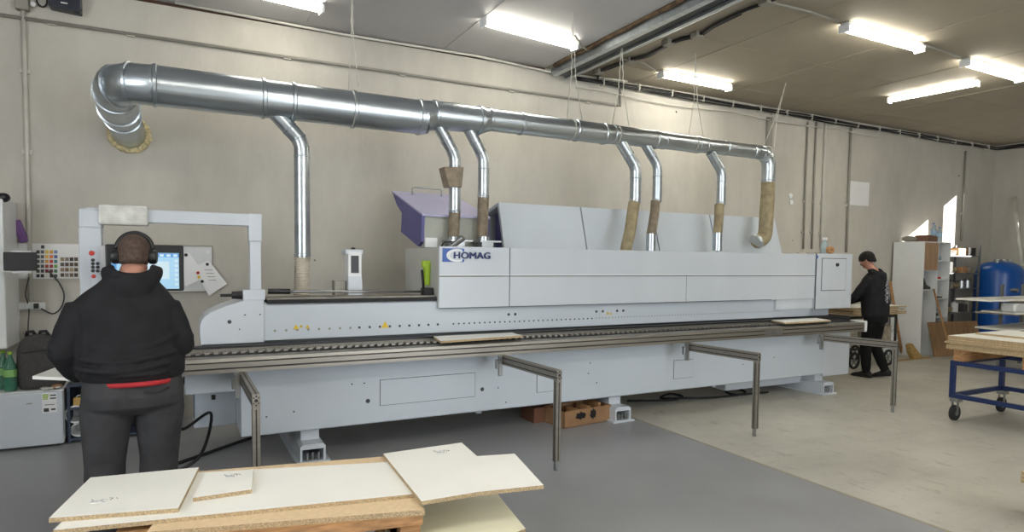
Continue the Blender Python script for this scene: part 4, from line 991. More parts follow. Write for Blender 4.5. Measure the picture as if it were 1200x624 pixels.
# black cart behind the worker
t = thing('hand_cart', 'black framed hand cart with spoked wheels behind the worker', 'cart', (8.9, 6.2, 0))
kx0, kx1, ky = P(997, 395, 'y', 6.1).x, P(1049, 395, 'y', 6.1).x, 6.1
for y in (ky, ky+.5):
    MB().tube([(kx0-.3, y, .78), (kx1, y, .78)], .02, 8).done('frame_bar', 'black', t, True)
    MB().tube([(kx0-.3, y, .30), (kx1, y, .30)], .02, 8).done('frame_bar', 'black', t, True)
    for x in (kx0-.3, kx1): MB().tube([(x, y, .2), (x, y, .80)], .02, 8).done('post', 'black', t, True)
for x in (kx0-.3, kx1): MB().tube([(x, ky, .78), (x, ky+.5, .78)], .02, 8).done('frame_bar', 'black', t, True)
MB().box((kx0-.32, ky, .795), (kx1+.02, ky+.5, .81)).done('deck', 'mdf', t)
for px in (1002, 1042):
    xw = P(px, 412, 'y', ky-.04).x
    for y in (ky-.03, ky+.53):
        wl = MB().tube([(xw+.11*cos(a), y, .13+.11*sin(a)) for a in [2*pi*k/24 for k in range(25)]], .02, 8, caps=False).done('wheel', 'rubber', t, True)
        g = MB()
        for k in range(3): g.tube([(xw+.11*cos(k*pi/3), y, .13+.11*sin(k*pi/3)), (xw-.11*cos(k*pi/3), y, .13-.11*sin(k*pi/3))], .009, 6)
        g.done('spokes', 'shelfm', wl)
for i in range(6):
    w0 = kx0-.15+random.uniform(-.08, .1); w1 = kx1+random.uniform(-.05, .2)
    board([(w0, ky-.1), (w1, ky-.05), (w1+.05, ky+.45), (w0+.05, ky+.45)], .811+.022*(i+1), .018, ['lowest', 'second', 'third', 'fourth', 'fifth', 'topmost'][i]+' board in the loose stack on the black cart', grp='boards stacked on the cart')
for i, (x0_, x1_, z) in enumerate(((kx0+.2, kx1-.05, .32), )):
    small('pale carton on the lower bars of the black cart', 'box', 'pale_carton', MB().box((kx1-.35, ky+.05, .321), (kx1-.02, ky+.4, .62), bev=.006), 'sand')
# the far right piles behind the trolley
t = thing('board_rack', 'dark rack of offcut boards beyond the trolley at the right edge', 'rack', (12.0, 4.6, 0))
bx = P(1178, 380, 'y', 4.9).x
for x in (bx+.75, bx+1.4): 
    for y in (4.7, 5.3): MB().box((x, y, 0), (x+.04, y+.04, 1.3)).done('post', 'shelfm', t)
for z in (.62, .86, 1.06): MB().box((bx+.1, 4.8, z+.005), (bx+1.5, 5.36, z+.03)).done('arm', 'sand', t)
def zr_(py, x=bx): return P(1180, py, 'y', 4.9).z
for i, (py, px0_, lb_) in enumerate(((376, 1176, 'lowest'), (362, 1181, 'middle'), )):
    pass
for i, (dz, x_off) in enumerate(((.65, -.2), (.89, -.05), (1.09, -.75))):
    board([(bx+x_off, 4.75), (bx+1.45, 4.7), (bx+1.45, 5.3), (bx+x_off+.1, 5.25)], dz+.025, .024, ['pale board on the lowest arms of the rack at the right edge', 'pale board on the middle arms of the rack at the right edge', 'long pale board sticking out left in front of the blue tank'][i], grp='boards on the offcut rack', edge='board')
c = (bx+.2, 4.9)
small('white canister on the offcut rack at the right edge', 'canister', 'white_canister', MB().box((bx+.05, 4.8, .916), (bx+.5, 5.0, 1.05), bev=.03), 'whitep')

# small things on the machine top, right end
a = P(966, 291, 'y', 5.5)
t = thing('spray_bottle', 'small clear spray bottle standing on the right end of the machine', 'bottle', (a.x, 5.5, 1.722))
MB().lathe((a.x, 5.5, 1.722), [(.04, 0), (.045, .01), (.045, .12), (.02, .16), (.015, .18)], 14).done('bottle_body', 'bottlec', t, True, True)
MB().box((a.x-.02, 5.47, 1.9), (a.x+.02, 5.52, 1.94), bev=.006).done('nozzle', 'whitep', t)
a = P(973, 291, 'y', 5.4)
small('brown tape roll lying on the right end of the machine', 'tape', 'tape_roll', MB().tube([(a.x+.05*cos(q), 5.4, 1.722+.052+.03*sin(q)) for q in [2*pi*k/20 for k in range(21)]], .022, 8, caps=False), 'wood', None, True)
a0_ = P(935, 292, 'y', 5.6)
for i in range(3):
    small(['pink', 'grey', 'tan'][i]+' glue stick bundle on the machine top', 'bundle', 'glue_stick_bundle', MB().tube([(a0_.x+i*.17, 5.6, 1.722+.0), (a0_.x+i*.17+.15, 5.6, 1.722+.0)], .02, 8), ['hose_white', 'conduit', 'sand'][i], 'bundles on the machine top', True)

# ================================================================ LEFT SIDE
# fridge
t = thing('mini_fridge', 'small white fridge on the floor at the left edge', 'fridge', (-1.15, 6.6, 0))
fx0, fx1, fy0, fy1, fz = -1.42, -.905, 6.36, 6.85, .47
MB().box((fx0, fy0+.05, .015), (fx1, fy1, fz), bev=.01).done('body', 'whitep', t)
fd = MB().box((fx0, fy0, .02), (fx1, fy0+.045, fz-.005), bev=.012).done('door', 'machine2', t)
for x in (fx0+.05, fx1-.05): 
    for y in (fy0+.08, fy1-.05): MB().lathe((x, y, 0), [(.015, 0), (.015, .016)], 10).done('foot', 'black', t)
lb_ = MB().box((-1.045, fy0-.002, .29), (-.945, fy0+.002, .455)).done('energy_label', 'paper', fd)
b = MB()
for i in range(4): b.box((-1.04, fy0-.004, .44-i*.012), (-1.0-i*.002, fy0-.001, .448-i*.012))
b.done('label_bars', 'green', fd)
b = MB(); b.box((-1.035, fy0-.004, .30), (-1.0, fy0-.001, .33)); b.box((-.99, fy0-.004, .405), (-.95, fy0-.001, .415)); b.box((-.99, fy0-.004, .43), (-.95, fy0-.001, .44)); b.box((-.985, fy0-.004, .31), (-.955, fy0-.001, .325)); b.box((-1.03, fy0-.004, .355), (-.96, fy0-.001, .36)); b.done('label_print', 'seam', fd)
b = MB().box((-1.15, fy0-.002, .375), (-1.11, fy0+.001, .383)).done('maker_mark', 'conduit', fd)
# crumpled film on fridge
b = MB(); random.seed(5)
for k in range(14): b.ell((-1.05+k*.009, 6.4+random.uniform(-.01, .05), fz+.008+random.uniform(0, .012)), .014+.01*random.random(), .014, .008, 7, 5)
tag(b.done('crumpled_film', 'tape', None, False), 'crumpled clear film on the front edge of the fridge', 'film')
small('brown sandwich wrapper on the fridge beneath the held board', 'wrapper', 'brown_wrapper', MB().ell((-.955, 6.45, fz+.022), .04, .05, .02, 10, 6), 'card', None, True)
# backpack
t = thing('backpack', 'dark grey backpack standing on the small fridge', 'backpack', (-1.09, 6.55, fz))
secs = []
for z, hw, d0 in ((0, .15, .09), (.03, .165, .105), (.2, .165, .11), (.33, .155, .1), (.40, .13, .085), (.44, .09, .06), (.455, .04, .03)):
    secs.append([Vector((-1.075-z*.03+hw*(abs(cos(a))**.6)*(1 if cos(a) > 0 else -1), 6.58+d0*(abs(sin(a))**.7)*(1 if sin(a) > 0 else -1), fz+z)) for a in [2*pi*k/28 for k in range(28)]])
MB().loft(secs).done('main_compartment', 'pack', t, True, True)
secs = []
for z, hw, d0 in ((.02, .12, .04), (.05, .13, .055), (.2, .13, .05), (.3, .12, .035), (.33, .1, .02)):
    secs.append([Vector((-1.075-z*.03+hw*(abs(cos(a))**.6)*(1 if cos(a) > 0 else -1), 6.49+d0*(abs(sin(a))**.7)*(1 if sin(a) > 0 else -1), fz+z)) for a in [2*pi*k/28 for k in range(28)]])
MB().loft(secs).done('front_pocket', 'pack', t, True, True)
MB().tube([(-1.19, 6.462, fz+.315), (-1.07, 6.456, fz+.33), (-.97, 6.463, fz+.335)], .005, 6).done('zip', 'black', t, True)
for x in (-1.15, -1.06): MB().tube([(x-.03, 6.6, fz+.44), (x-.02, 6.58, fz+.475), (x+.02, 6.57, fz+.48), (x+.04, 6.58, fz+.44)], .014, 8).done('strap', 'black', t, True)
# green water bottle
for i, (x, y, h_) in enumerate(((-1.275, 6.5, .33), (-1.345, 6.62, .30))):
    t = thing('water_bottle', ['green plastic water bottle on the fridge beside the backpack', 'green plastic bottle behind at the left edge'][i], 'bottle', (x, y, fz), 'green bottles on the fridge')
    MB().lathe((x, y, fz), [(.036, 0), (.045, .012), (.045, .08), (.041, .1), (.045, .12), (.045, .2), (.02, .27), (.014, .29), (.014, .305)], 18).done('bottle_body', 'bottleg', t, True, True)
    MB().lathe((x, y, fz+.305), [(.017, 0), (.017, .02), (.001, .022)], 12).done('cap', 'green', t)
    MB().lathe((x, y, fz+.12), [(.046, 0), (.046, .06)], 18).done('label', mat('lime_bottle_label', (140, 190, 110), .5, var=.1), t)
# blue open shelf with baskets
t = thing('open_shelf_unit', 'dark blue open shelf unit between fridge and operator', 'shelf', (-.7, 6.65, 0))
sx0, sx1 = -.885, -.25
M['slate'] = mat('slate_blue_laminate', (58, 68, 86), .6)
for x in (sx0, sx1-.02): MB().box((x, 6.42, 0), (x+.02, 6.9, .50)).done('side_panel', 'slate', t)
for z in (.02, .285, .48): MB().box((sx0+.02, 6.42, z), (sx1-.02, 6.9, z+.018)).done('shelf', 'slate', t)
MB().box((sx0+.02, 6.88, .038), (sx1-.02, 6.9, .48)).done('back_panel', 'black', t)
for i, (x, z, r_) in enumerate(((P(88, 486, 'y', 6.44).x, P(88, 486, 'y', 6.44).z, .07), (P(92, 504, 'y', 6.46).x, P(92, 504, 'y', 6.46).z, .055))):
    small(['larger white round tub lying open on the blue shelf', 'smaller white round tub lying under the larger one'][i], 'tub', 'white_tub', MB().tube([(x, 6.44+.02*i, z), (x, 6.46+.02*i, z), (x+.01, 6.62, z)], [r_, r_*.97, r_*.8], 24, caps=False).tube([(x+.01, 6.61, z), (x+.01, 6.625, z)], r_*.8, 24).tube([(x+r_*cos(a), 6.44+.02*i, z+r_*sin(a)) for a in [2*pi*k/28 for k in range(29)]], .007, 8, caps=False), 'whitep', 'white tubs on the blue shelf', True)
t = thing('gift_carton', 'small yellow carton with a string handle on the blue shelf', 'box', (-.75, 6.5, .303))
MB().box((-.845, 6.45, .304), (-.765, 6.52, .38), bev=.004).done('carton', mat('ochre_card', (196, 160, 90), .7), t)
MB().tube(arc((-.805, 6.48, .375), (1, 0, 0), (0, 0, 1), .022, 0, pi, 10), .003, 6).done('string_handle', 'paper', t, True)
# left locker edge, tablet
t = thing('wall_cabinet', 'pale wall cabinet cut off by the left edge of the photograph', 'cabinet', (-1.6, 6.7, .82))
MB().box((-1.9, 6.5, .82), (P(5, 300, 'y', 6.5).x, 6.995, 2.05), bev=.01).done('body', 'whitep', t)
MB().ell((P(2, 236, 'y', 6.5).x, 6.55, 2.06), .05, .05, .04, 12, 8).done('top_knob', 'black', t, True)
y_ = 6.36
t = thing('wall_screen', 'dark screen on a white bracket at the left edge', 'screen', P(23, 307, 'y', y_))
a = P(4, 317.5, 'y', y_); b_ = P(43, 296, 'y', y_)
MB().box((a.x, y_, a.z), (b_.x, y_+.02, b_.z), bev=.006).done('panel', 'black', t)
MB().box((a.x-.1, y_+.02, a.z-.01), (a.x+.06, y_+.045, a.z+.05)).box((a.x+.05, y_+.02, a.z-.02), (b_.x-.04, y_+.04, a.z+.0)).done('bracket', 'whitep', t)
MB().box((a.x+.05, y_+.015, b_.z-.0), (b_.x-.04, y_+.03, b_.z+.012)).done('top_clip', 'whitep', t)
# colour chart
t = thing('colour_chart', 'white wall chart with rows of coloured sample squares', 'chart', wy(55, 307, .01))
a = P(15.5, 327, 'y', 6.985); b_ = P(94, 286.5, 'y', 6.985)
MB().box((a.x, 6.985, a.z), (b_.x, 6.998, b_.z)).done('sheet', 'paper', t)
cols = [[(60, 62, 66), (50, 52, 56), (70, 72, 78), (48, 50, 52), (60, 56, 52), (40, 42, 46)],
        [(100, 102, 108), (90, 94, 100), (120, 122, 126), (78, 78, 84), (56, 60, 60), (36, 36, 40)],
        [(226, 196, 70), (230, 180, 50), (206, 150, 60), (160, 60, 50), (120, 40, 40), (226, 220, 214)],
        [(220, 160, 60), (214, 120, 50), (190, 60, 50), (150, 40, 50), (90, 50, 50), (70, 40, 44)],
        [(110, 130, 170), (70, 90, 150), (60, 120, 130), (110, 160, 70), (70, 120, 80), (60, 80, 70)]]
cm = {}
def chip_(px, py, c, s_=1.9):
    p0 = P(px-s_, py+s_, 'y', 6.983); p1 = P(px+s_, py-s_, 'y', 6.983)
    if c not in cm: cm[c] = mat('sample_%d_%d_%d' % c, c, .5, var=.02)
    MB().box((p0.x, 6.981, p0.z), (p1.x, 6.986, p1.z)).done('colour_sample', cm[c], t)
for i in range(5):
    for j in range(6): 
        chip_(44.5+i*5.2, 295.5+j*5.6, cols[i][j])
chip_(50, 289.6, (60, 62, 64))
br = [(150, 128, 100), (120, 100, 80), (176, 154, 120), (90, 74, 60), (60, 52, 46), (140, 130, 116)]
for i in range(4):
    for j in range(4): chip_(73+i*5.4, 304+j*6.2, br[(i*5+j*3+i*j) % 6], 2.1)
small('violet plastic strip leaning above the colour chart', 'strip', 'violet_strip', MB().box(Vector((-1.30, 6.95, 1.70)), Vector((-1.235, 6.985, 1.90)), rot=Matrix.Rotation(-.3, 3, 'Y'), bev=.01), 'purplep')
# power strip and cables
t = thing('power_strip', 'white power strip with plugs on the left wall', 'socket', wy(36, 360, .05))
a = P(19, 363.5, 'y', 6.96); b_ = P(52.5, 354.5, 'y', 6.96)
MB().box((a.x, 6.955, a.z), (b_.x, 6.998, b_.z), bev=.006).done('housing', 'whitep', t)
for k in range(2): MB().box((a.x+.07+k*.06, 6.92, a.z+.01), (a.x+.105+k*.06, 6.955, b_.z-.008), bev=.004).done('plug', 'whitep' if k == 0 else 'black', t)
tag(MB().tube(catmull([wy(57, 318, .04), wy(68, 330, .04), wy(75, 345, .05), wy(72, 360, .05), wy(62, 368, .04), wy(48, 362, .06)], 6), .006, 8).done('loose_cable', 'black', None, True), 'thin black cable looping below the colour chart to the strip', 'cable')
tag(MB().tube(catmull([wy(34, 325, .04), wy(30, 345, .05), wy(34, 362, .06), wy(33, 385, .05), wy(35, 410, .05)], 6), .005, 8).done('loose_cable', 'pack', None, True), 'thin grey cable hanging past the power strip to the backpack', 'cable')
tag(MB().tube([wy(10, 338, .04), wy(26, 398, .04)], .017, 10).done('leaning_tube', 'conduit_w', None, True), 'white tube leaning on the wall beside the locker', 'tube')
# whiteboard with papers
t = thing('magnetic_board', 'white magnetic board behind the operator monitor', 'board', wy(225, 315, .01))
a = P(180, 342, 'y', 6.98); b_ = P(248, 289.5, 'y', 6.98)
MB().box((a.x, 6.978, a.z), (b_.x, 6.998, b_.z)).done('panel', 'wboard', t)
MB().box((a.x, 6.972, a.z-.012), (b_.x+.012, 6.998, a.z)).box((a.x, 6.972, b_.z), (b_.x+.012, 6.998, b_.z+.012)).box((b_.x, 6.972, a.z), (b_.x+.012, 6.998, b_.z)).done('frame', 'conduit', t)
MB().lathe(P(243, 296, 'y', 6.97), [(.001, -.008), (.016, -.006), (.016, .008)], 12, 'y').done('magnet', 'whitep', t)
def paper(pts, y, label):
    t = thing('paper_note', label, 'paper', P(*pts[0], 'y', y), 'papers on the magnetic board')
    MB().prism([P(*q, 'y', y) for q in pts], (0, .003, 0)).done('sheet', 'paper', t); return t
t = paper([(216, 296), (222, 297), (236, 316), (238, 326), (219, 337), (215, 333)], 6.965, 'white paper partly hidden on the magnetic board')
MB().lathe(P(218, 299, 'y', 6.962), [(.001, -.01), (.016, -.008), (.016, .0)], 12, 'y').done('magnet', 'black', t)
t = paper([(225, 314), (244, 305), (266, 333), (245, 347)], 6.955, 'tilted white paper with coloured marks hanging off the magnetic board')
for (px, py), c in zip(((243, 310), (232, 320), (233, 325), (237, 330)), ('black', 'redp', 'yellow', 'black')):
    MB().lathe(P(px, py, 'y', 6.952), [(.001, -.006), (.015, -.005), (.015, .0)], 12, 'y').done('magnet' if c == 'black' else 'round_mark', c, t)
b = MB()
for k in range(4):
    p = P(240+k*1.5, 317+k*4, 'y', 6.953); b.box(p, p+Vector((.07, .001, .006)))
b.done('handwriting', 'conduit', t)

# ================================================================ PEOPLE
def remesh(o, vox, sm=4, disp=0, dscale=.08):
    m_ = o.modifiers.new('r', 'REMESH'); m_.mode = 'VOXEL'; m_.voxel_size = vox; m_.use_smooth_shade = True
    m_ = o.modifiers.new('s', 'SMOOTH'); m_.factor = .5; m_.iterations = sm
    if disp:
        tx = bpy.data.textures.new('folds', 'CLOUDS'); tx.noise_scale = dscale
        m_ = o.modifiers.new('d', 'DISPLACE'); m_.texture = tx; m_.strength = disp; m_.mid_level = .5; m_.texture_coords = 'LOCAL'
    # bake so that the mesh itself carries the final surface
    dg = bpy.context.evaluated_depsgraph_get(); me = bpy.data.meshes.new_from_object(o.evaluated_get(dg))
    o.modifiers.clear(); o.data = me
    for p in me.polygons: p.use_smooth = True
    return o
def hand(b, wrist, d, palm_n, side, curl=.6, s=1.0, spread=.05):
    """wrist point, d = finger direction, palm_n = normal out of the palm, side = thumb direction"""
    wrist = Vector(wrist); d = Vector(d).normalized(); n_ = Vector(palm_n); n_ = (n_-d*n_.dot(d)).normalized(); sd_ = n_.cross(d).normalized()
    if sd_.dot(Vector(side)) < 0: sd_ = -sd_
    L = .09*s
    rings = []
    for f, hw, th in ((-.02, .026, .02), (.1, .03, .018), (.45, .04, .016), (.8, .043, .014), (1.0, .04, .011)):
        c = wrist+d*L*f; rings.append([c+sd_*hw*s*cos(a)+n_*th*s*sin(a) for a in [2*pi*k/14 for k in range(14)]])
    b.loft(rings)
    for i, (off, fl) in enumerate(((.031, .068), (.011, .078), (-.010, .072), (-.030, .056))):
        p = wrist+d*L*.92+sd_*off*s; dd = (d+sd_*off*1.5).normalized(); pts = [p-dd*.02*s, p]; rs = [.009*s, .0088*s]
        for j, seg in enumerate((.45, .32, .23)):
            a = curl*(j+.6)*.75; q = (dd*cos(a)+n_*sin(a)); p = p+q*fl*seg*s; pts.append(p); rs.append((.0085, .008, .007)[j]*s)
        b.tube(pts, rs, 10, round_ends=True)
    p = wrist+d*L*.25+sd_*.028*s; q1 = (d*.6+sd_*.8+n_*.3).normalized(); q2 = (d*.85+sd_*.35+n_*.5).normalized()
    b.tube([p-q1*.015*s, p+q1*.03*s, p+q1*.03*s+q2*.03*s, p+q1*.03*s+q2*.055*s], [.013*s, .0115*s, .01*s, .0085*s], 10, round_ends=True)
def ering(c, rx, ry, n=26, p=.85, rz=0):
    c = Vector(c); out = []
    for k in range(n):
        a = 2*pi*k/n; x = rx*abs(cos(a))**p*(1 if cos(a) > 0 else -1); y = ry*abs(sin(a))**p*(1 if sin(a) > 0 else -1)
        out.append(c+Vector((x*cos(rz)-y*sin(rz), x*sin(rz)+y*cos(rz), 0)))
    return out
def head(b, c, pitch=0, yaw_=0, s=1.0):
    R = Matrix.Rotation(yaw_, 3, 'Z') @ Matrix.Rotation(pitch, 3, 'X'); c = Vector(c)
    def T(v): return c + R @ (Vector(v)*s)
    def E(v, rx, ry, rz): b.ell(T(v), rx*s, ry*s, rz*s, 24, 16, rot=R)
    E((0, -.008, .03), .078, .096, .085)       # cranium
    E((0, .012, -.02), .068, .080, .085)      # face
    E((0, .038, -.072), .045, .045, .04)      # jaw / chin
    E((0, .062, -.088), .022, .02, .018)
    E((0, .086, .018), .045, .012, .012)      # brow
    b.loft([[T((x, y, z)) for x, y, z in r_] for r_ in (
        [(-.008, .082, .015), (.008, .082, .015), (.006, .098, .012), (-.006, .098, .012)],
        [(-.015, .08, -.03), (.015, .08, -.03), (.010, .112, -.028), (-.010, .112, -.028)],
        [(-.014, .08, -.042), (.014, .08, -.042), (.008, .104, -.04), (-.008, .104, -.04)])])
    for sg in (-1, 1):
        b.ell(T((sg*.077, -.002, -.01)), .010*s, .02*s, .032*s, 12, 10, rot=R @ Matrix.Rotation(sg*.3, 3, 'Z'))
        E((sg*.04, .062, -.028), .024, .022, .02)
    E((0, .088, -.062), .024, .01, .006); E((0, .088, -.072), .02, .009, .006)
    return T, R

def person(root, J, mats, vox=.0075):
    """J gives joints in local metres, forward = +Y"""
    local(root)
    b = MB()
    T, R = head(b, J['head'], J['hp'], J['hy'], J.get('hs', 1))
    nk = Vector(J['neck']); hd = Vector(J['head'])
    b.tube([nk+Vector((0, -.02, -.06)), nk, hd+Vector((0, -.015, -.06)), hd], [.075*J['nw'], .062*J['nw'], .058*J['nw'], .05], 18)
    b.loft([ering(c, rx*.9, ry*.88) for c, rx, ry in J['torso']])
    for s_ in (0, 1):
        sh, el_, wr_ = [Vector(v) for v in J['arm'][s_]]
        w_ = J['aw']
        b.tube([sh, sh.lerp(el_, .5), el_, el_.lerp(wr_, .35), wr_], [.05*w_, .046*w_, .038*w_, .036*w_, .024], 14, round_ends=True)
        h_ = J['hand'][s_]; hand(b, wr_, h_[0], h_[1], h_[2], h_[3])
        hp, kn, an, toe = [Vector(v) for v in J['leg'][s_]]; lw_ = J['lw']
        b.tube([hp, hp.lerp(kn, .5), kn, kn.lerp(an, .3), an], [.085*lw_, .07*lw_, .052*lw_, .052*lw_, .036], 16, round_ends=True)
        b.tube([an, an.lerp(toe, .5)+Vector((0, 0, -.02)), toe], [.03, .022, .016], 12, round_ends=True)
    body = remesh(b.done('body', mats['skin'], root, True), vox, 2)
    # eyes / brows as small parts
    e = MB()
    for sg in (-1, 1): e.ell(T((sg*.031, .087, .0)), .012, .006, .006, 10, 8, rot=R)
    e.done('eye', 'whitep', root, True)
    e = MB()
    for sg in (-1, 1): e.ell(T((sg*.031, .093, .0)), .005, .002, .005, 8, 6, rot=R); e.tube([T((sg*.015, .094, .022)), T((sg*.035, .093, .026)), T((sg*.052, .082, .02))], .004, 6)
    e.done('eyebrow', mats['hair'], root, True)
    # hair shell
    e = MB(); rings = []; ht = J.get('ht', .004)
    n = 30
    for j in range(0, 12):
        ph = pi/2*(1-j/11.0*J.get('hx', 1.0)); ring = []
        for k in range(n):
            a = 2*pi*k/n; fr = sin(a)
            low = -.0+(-.062 if fr < .35 else .028)*min(1, max(0, (abs(.35-fr))*3)) if fr < .35 else .035
            if abs(cos(a)) > .8 and fr > -.3: low = .0
            z = .03+.085*sin(ph)
            f = 1-sin(ph); z = .03+(.085+ht) - f*((.085+ht+.03)-low)
            zz_ = (z-.03)/(.085+ht)
            rad = max(0.0, 1-zz_*zz_) ** .5 if zz_ > 0 else (1-.12*min(1, -zz_))
            ring.append(T(((.078+ht)*rad*cos(a), -.008+(.096+ht)*rad*sin(a), z)))
        rings.append(ring)
    e.loft(rings[::-1]); hr = e.done('hair', mats['hair'], root, True)
    return T, R
def cloth_top(root, J, m_, name='sweatshirt', hood=True, folds=None, vox=.009, sleeve_end=.88, grow=.022):
    b = MB()
    b.loft([ering(c, rx+grow*.6, ry+grow*.6) for c, rx, ry in J['top']])
    for s_ in (0, 1):
        sh, el_, wr_ = [Vector(v) for v in J['arm'][s_]]; w_ = J['aw']; we = el_.lerp(wr_, sleeve_end)
        b.tube([sh.lerp(Vector((0, 0, sh.z-.04)), .25), sh+Vector((0, 0, .0)), sh.lerp(el_, .45), sh.lerp(el_, .8), el_, el_.lerp(we, .4), el_.lerp(we, .85), we], [.07*w_, .07*w_, .066*w_, .06*w_, .058*w_, .054*w_, .046*w_, .038*w_], 18, round_ends=True)
        # sleeve folds
        for f in (.62, .75, .9):
            c = sh.lerp(el_, f); dr = (el_-sh).normalized(); u = dr.orthogonal().normalized(); v = dr.cross(u)
            b.tube([c+(u*cos(a)+v*sin(a))*.056*w_+dr*.02*sin(a*2+f*9) for a in [2*pi*k/16 for k in range(12)]], .009, 6)
        for f in (.2, .45, .7):
            c = el_.lerp(we, f); dr = (we-el_).normalized(); u = dr.orthogonal().normalized(); v = dr.cross(u)
            b.tube([c+(u*cos(a)+v*sin(a))*(.053-.012*f)*w_+dr*.015*sin(a*2+f*7) for a in [2*pi*k/16 for k in range(13)]], .008, 6)
    if folds:
        for pts, r_ in folds: b.tube(catmull(pts, 5), r_, 8, round_ends=True)
    if hood:
        nk = Vector(J['neck'])
        hw = J['hoodw']
        # hood lying on the shoulders: a thick drooping ring
        ring = []
        for k in range(25):
            a = radians(-200)+radians(220)*k/24
            ring.append(nk+Vector((hw*cos(a)*1.0, hw*.75*sin(a)-.015, .015-.075*max(0, -sin(a))+.0)))
        b.tube(ring, [.025+.018*max(0, -sin(radians(-200)+radians(220)*k/24)) for k in range(25)], 12, round_ends=True)
        ring = [nk+Vector((hw*.82*cos(a), hw*.62*sin(a)-.03, .03-.045*max(0, -sin(a)))) for a in [radians(-190+200*k/20) for k in range(21)]]
        b.tube(ring, .02, 10, round_ends=True)
        b.loft([ering(nk+Vector((0, -.1, dz)), rx, ry) for dz, rx, ry in ((-.17, .02, .02), (-.14, .07, .045), (-.09, .1, .055), (-.03, .095, .055), (.0, .06, .04))])
    o = remesh(b.done(name, m_, root, True), vox, 3, .006, .09)
    return o
def trousers(root, J, m_, vox=.009, cuff=.06):
    b = MB(); lw_ = J['lw']
    b.loft([ering(c, rx, ry) for c, rx, ry in J['seat']])
    for s_ in (0, 1):
        hp, kn, an, toe = [Vector(v) for v in J['leg'][s_]]; w_ = J['tw']
        an2 = kn.lerp(an, 1.0)
        b.tube([hp+Vector((0, 0, .03)), hp.lerp(kn, .2), hp.lerp(kn, .55), kn, kn.lerp(an2, .35), kn.lerp(an2, .75), an2], [.10*w_, .108*w_, .098*w_, .084*w_, .082*w_, .074*w_, .058*w_], 18, round_ends=True)
        for f in (.8, 1.0):
            c = hp.lerp(kn, f); b.tube([c+Vector((.08*w_*cos(a), .08*w_*sin(a), .02*sin(a*2+s_))) for a in [pi+pi*k/10 for k in range(11)]], .008, 6, round_ends=True)
        for f in (.55, .8, .95):
            c = kn.lerp(an2, f); b.tube([c+Vector(((.076-.02*f)*w_*cos(a), (.076-.02*f)*w_*sin(a), .015*sin(a*2+f*5))) for a in [2*pi*k/14 for k in range(13)]], .009, 6, round_ends=True)
    return remesh(b.done('trousers', m_, root, True), vox, 3, .006, .1)
def shoes(root, J):
    for s_ in (0, 1):
        an, toe = Vector(J['leg'][s_][2]), Vector(J['leg'][s_][3])
        f = (toe-an); f0 = Vector((f.x, f.y, 0)).normalized(); tilt = J.get('tilt', (0, 0))[s_]
        f1 = (f0*cos(tilt)-Vector((0, 0, 1))*sin(tilt)); upv = (Vector((0, 0, 1))*cos(tilt)+f0*sin(tilt)); sd_ = f1.cross(upv)
        base = Vector((an.x, an.y, 0)) if not tilt else an-upv*.085
        if not tilt: base.z = 0
        rings = []
        for d_, hw, h0, h1 in ((-.075, .02, .005, .07), (-.06, .036, 0, .09), (-.02, .04, 0, .105), (.04, .042, 0, .09), (.1, .048, 0, .065), (.16, .046, 0, .05), (.195, .03, .004, .035), (.205, .012, .01, .025)):
            c = base+f1*d_; rings.append([c+sd_*hw*cos(a)+upv*((h0+h1)/2+(h1-h0)/2*sin(a)) for a in [2*pi*k/16 for k in range(16)]])
        sh = MB().loft(rings).done('shoe', 'shoe', root, True)
        rings = [[base+f1*d_+sd_*hw*x_+upv*z_ for x_, z_ in ((-1, 0), (1, 0), (1, .022), (-1, .022))] for d_, hw in ((-.078, .025), (-.06, .038), (.04, .044), (.1, .05), (.16, .047), (.205, .02))]
        MB().loft(rings).done('sole', 'conduit' if J.get('lightsole') else 'rubber', sh)

# --- operator (back to the camera)
op = thing('person', 'heavyset person in black hooded sweatshirt and charcoal joggers seen from behind at the control screen', 'person', (-.285, 4.12, 0), rz=radians(3))
J = dict(head=(.045, .06, 1.60), hp=radians(-12), hy=radians(-6), neck=(.035, .02, 1.50), nw=1.12, hs=1.0,
    torso=[((.02, 0, .86), .20, .16), ((.02, .01, .95), .225, .18), ((.01, .03, 1.05), .23, .19), ((.0, .02, 1.18), .21, .16), ((0, .0, 1.3), .19, .13), ((.0, -.0, 1.38), .14, .09), ((.02, 0.01, 1.47), .075, .07)],
    top=[((.025, .02, .915), .235, .19), ((.025, .025, .935), .25, .205), ((.02, .035, 1.0), .258, .215), ((.012, .03, 1.08), .255, .205), ((.005, .02, 1.17), .245, .18), ((0, .005, 1.26), .24, .155), ((0, -.005, 1.32), .24, .135), ((.0, -.0, 1.36), .22, .115), ((.01, 0.0, 1.405), .18, .105), ((.02, .005, 1.45), .135, .095), ((.03, .01, 1.50), .09, .085)],
    seat=[((.03, .01, .955), .23, .18), ((.03, .01, .90), .243, .195), ((.03, .0, .83), .252, .2), ((.03, .0, .77), .245, .18), ((.025, .01, .72), .2, .12)],
    arm=[[(-.222, -.01, 1.285), (-.295, -.04, 1.08), (-.235, .11, .915)], [(.208, -.01, 1.285), (.275, -.03, 1.09), (.17, .22, 1.07)]],
    aw=1.18,
    hand=[[(.2, .95, -.12), (.4, .1, -1), (1, .3, .3), .35], [(-.2, 1, .05), (0, .1, -1), (-1, 0, 0), .5]],
    leg=[[(-.10, .0, .80), (-.115, .02, .45), (-.12, -.03, .08), (-.13, .10, .04)], [(.155, .0, .80), (.15, .03, .45), (.135, -.02, .08), (.14, .11, .04)]],
    lw=1.2, tw=1.2, hoodw=.125)
T, R = person(op, J, dict(skin='skin', hair='hair'))
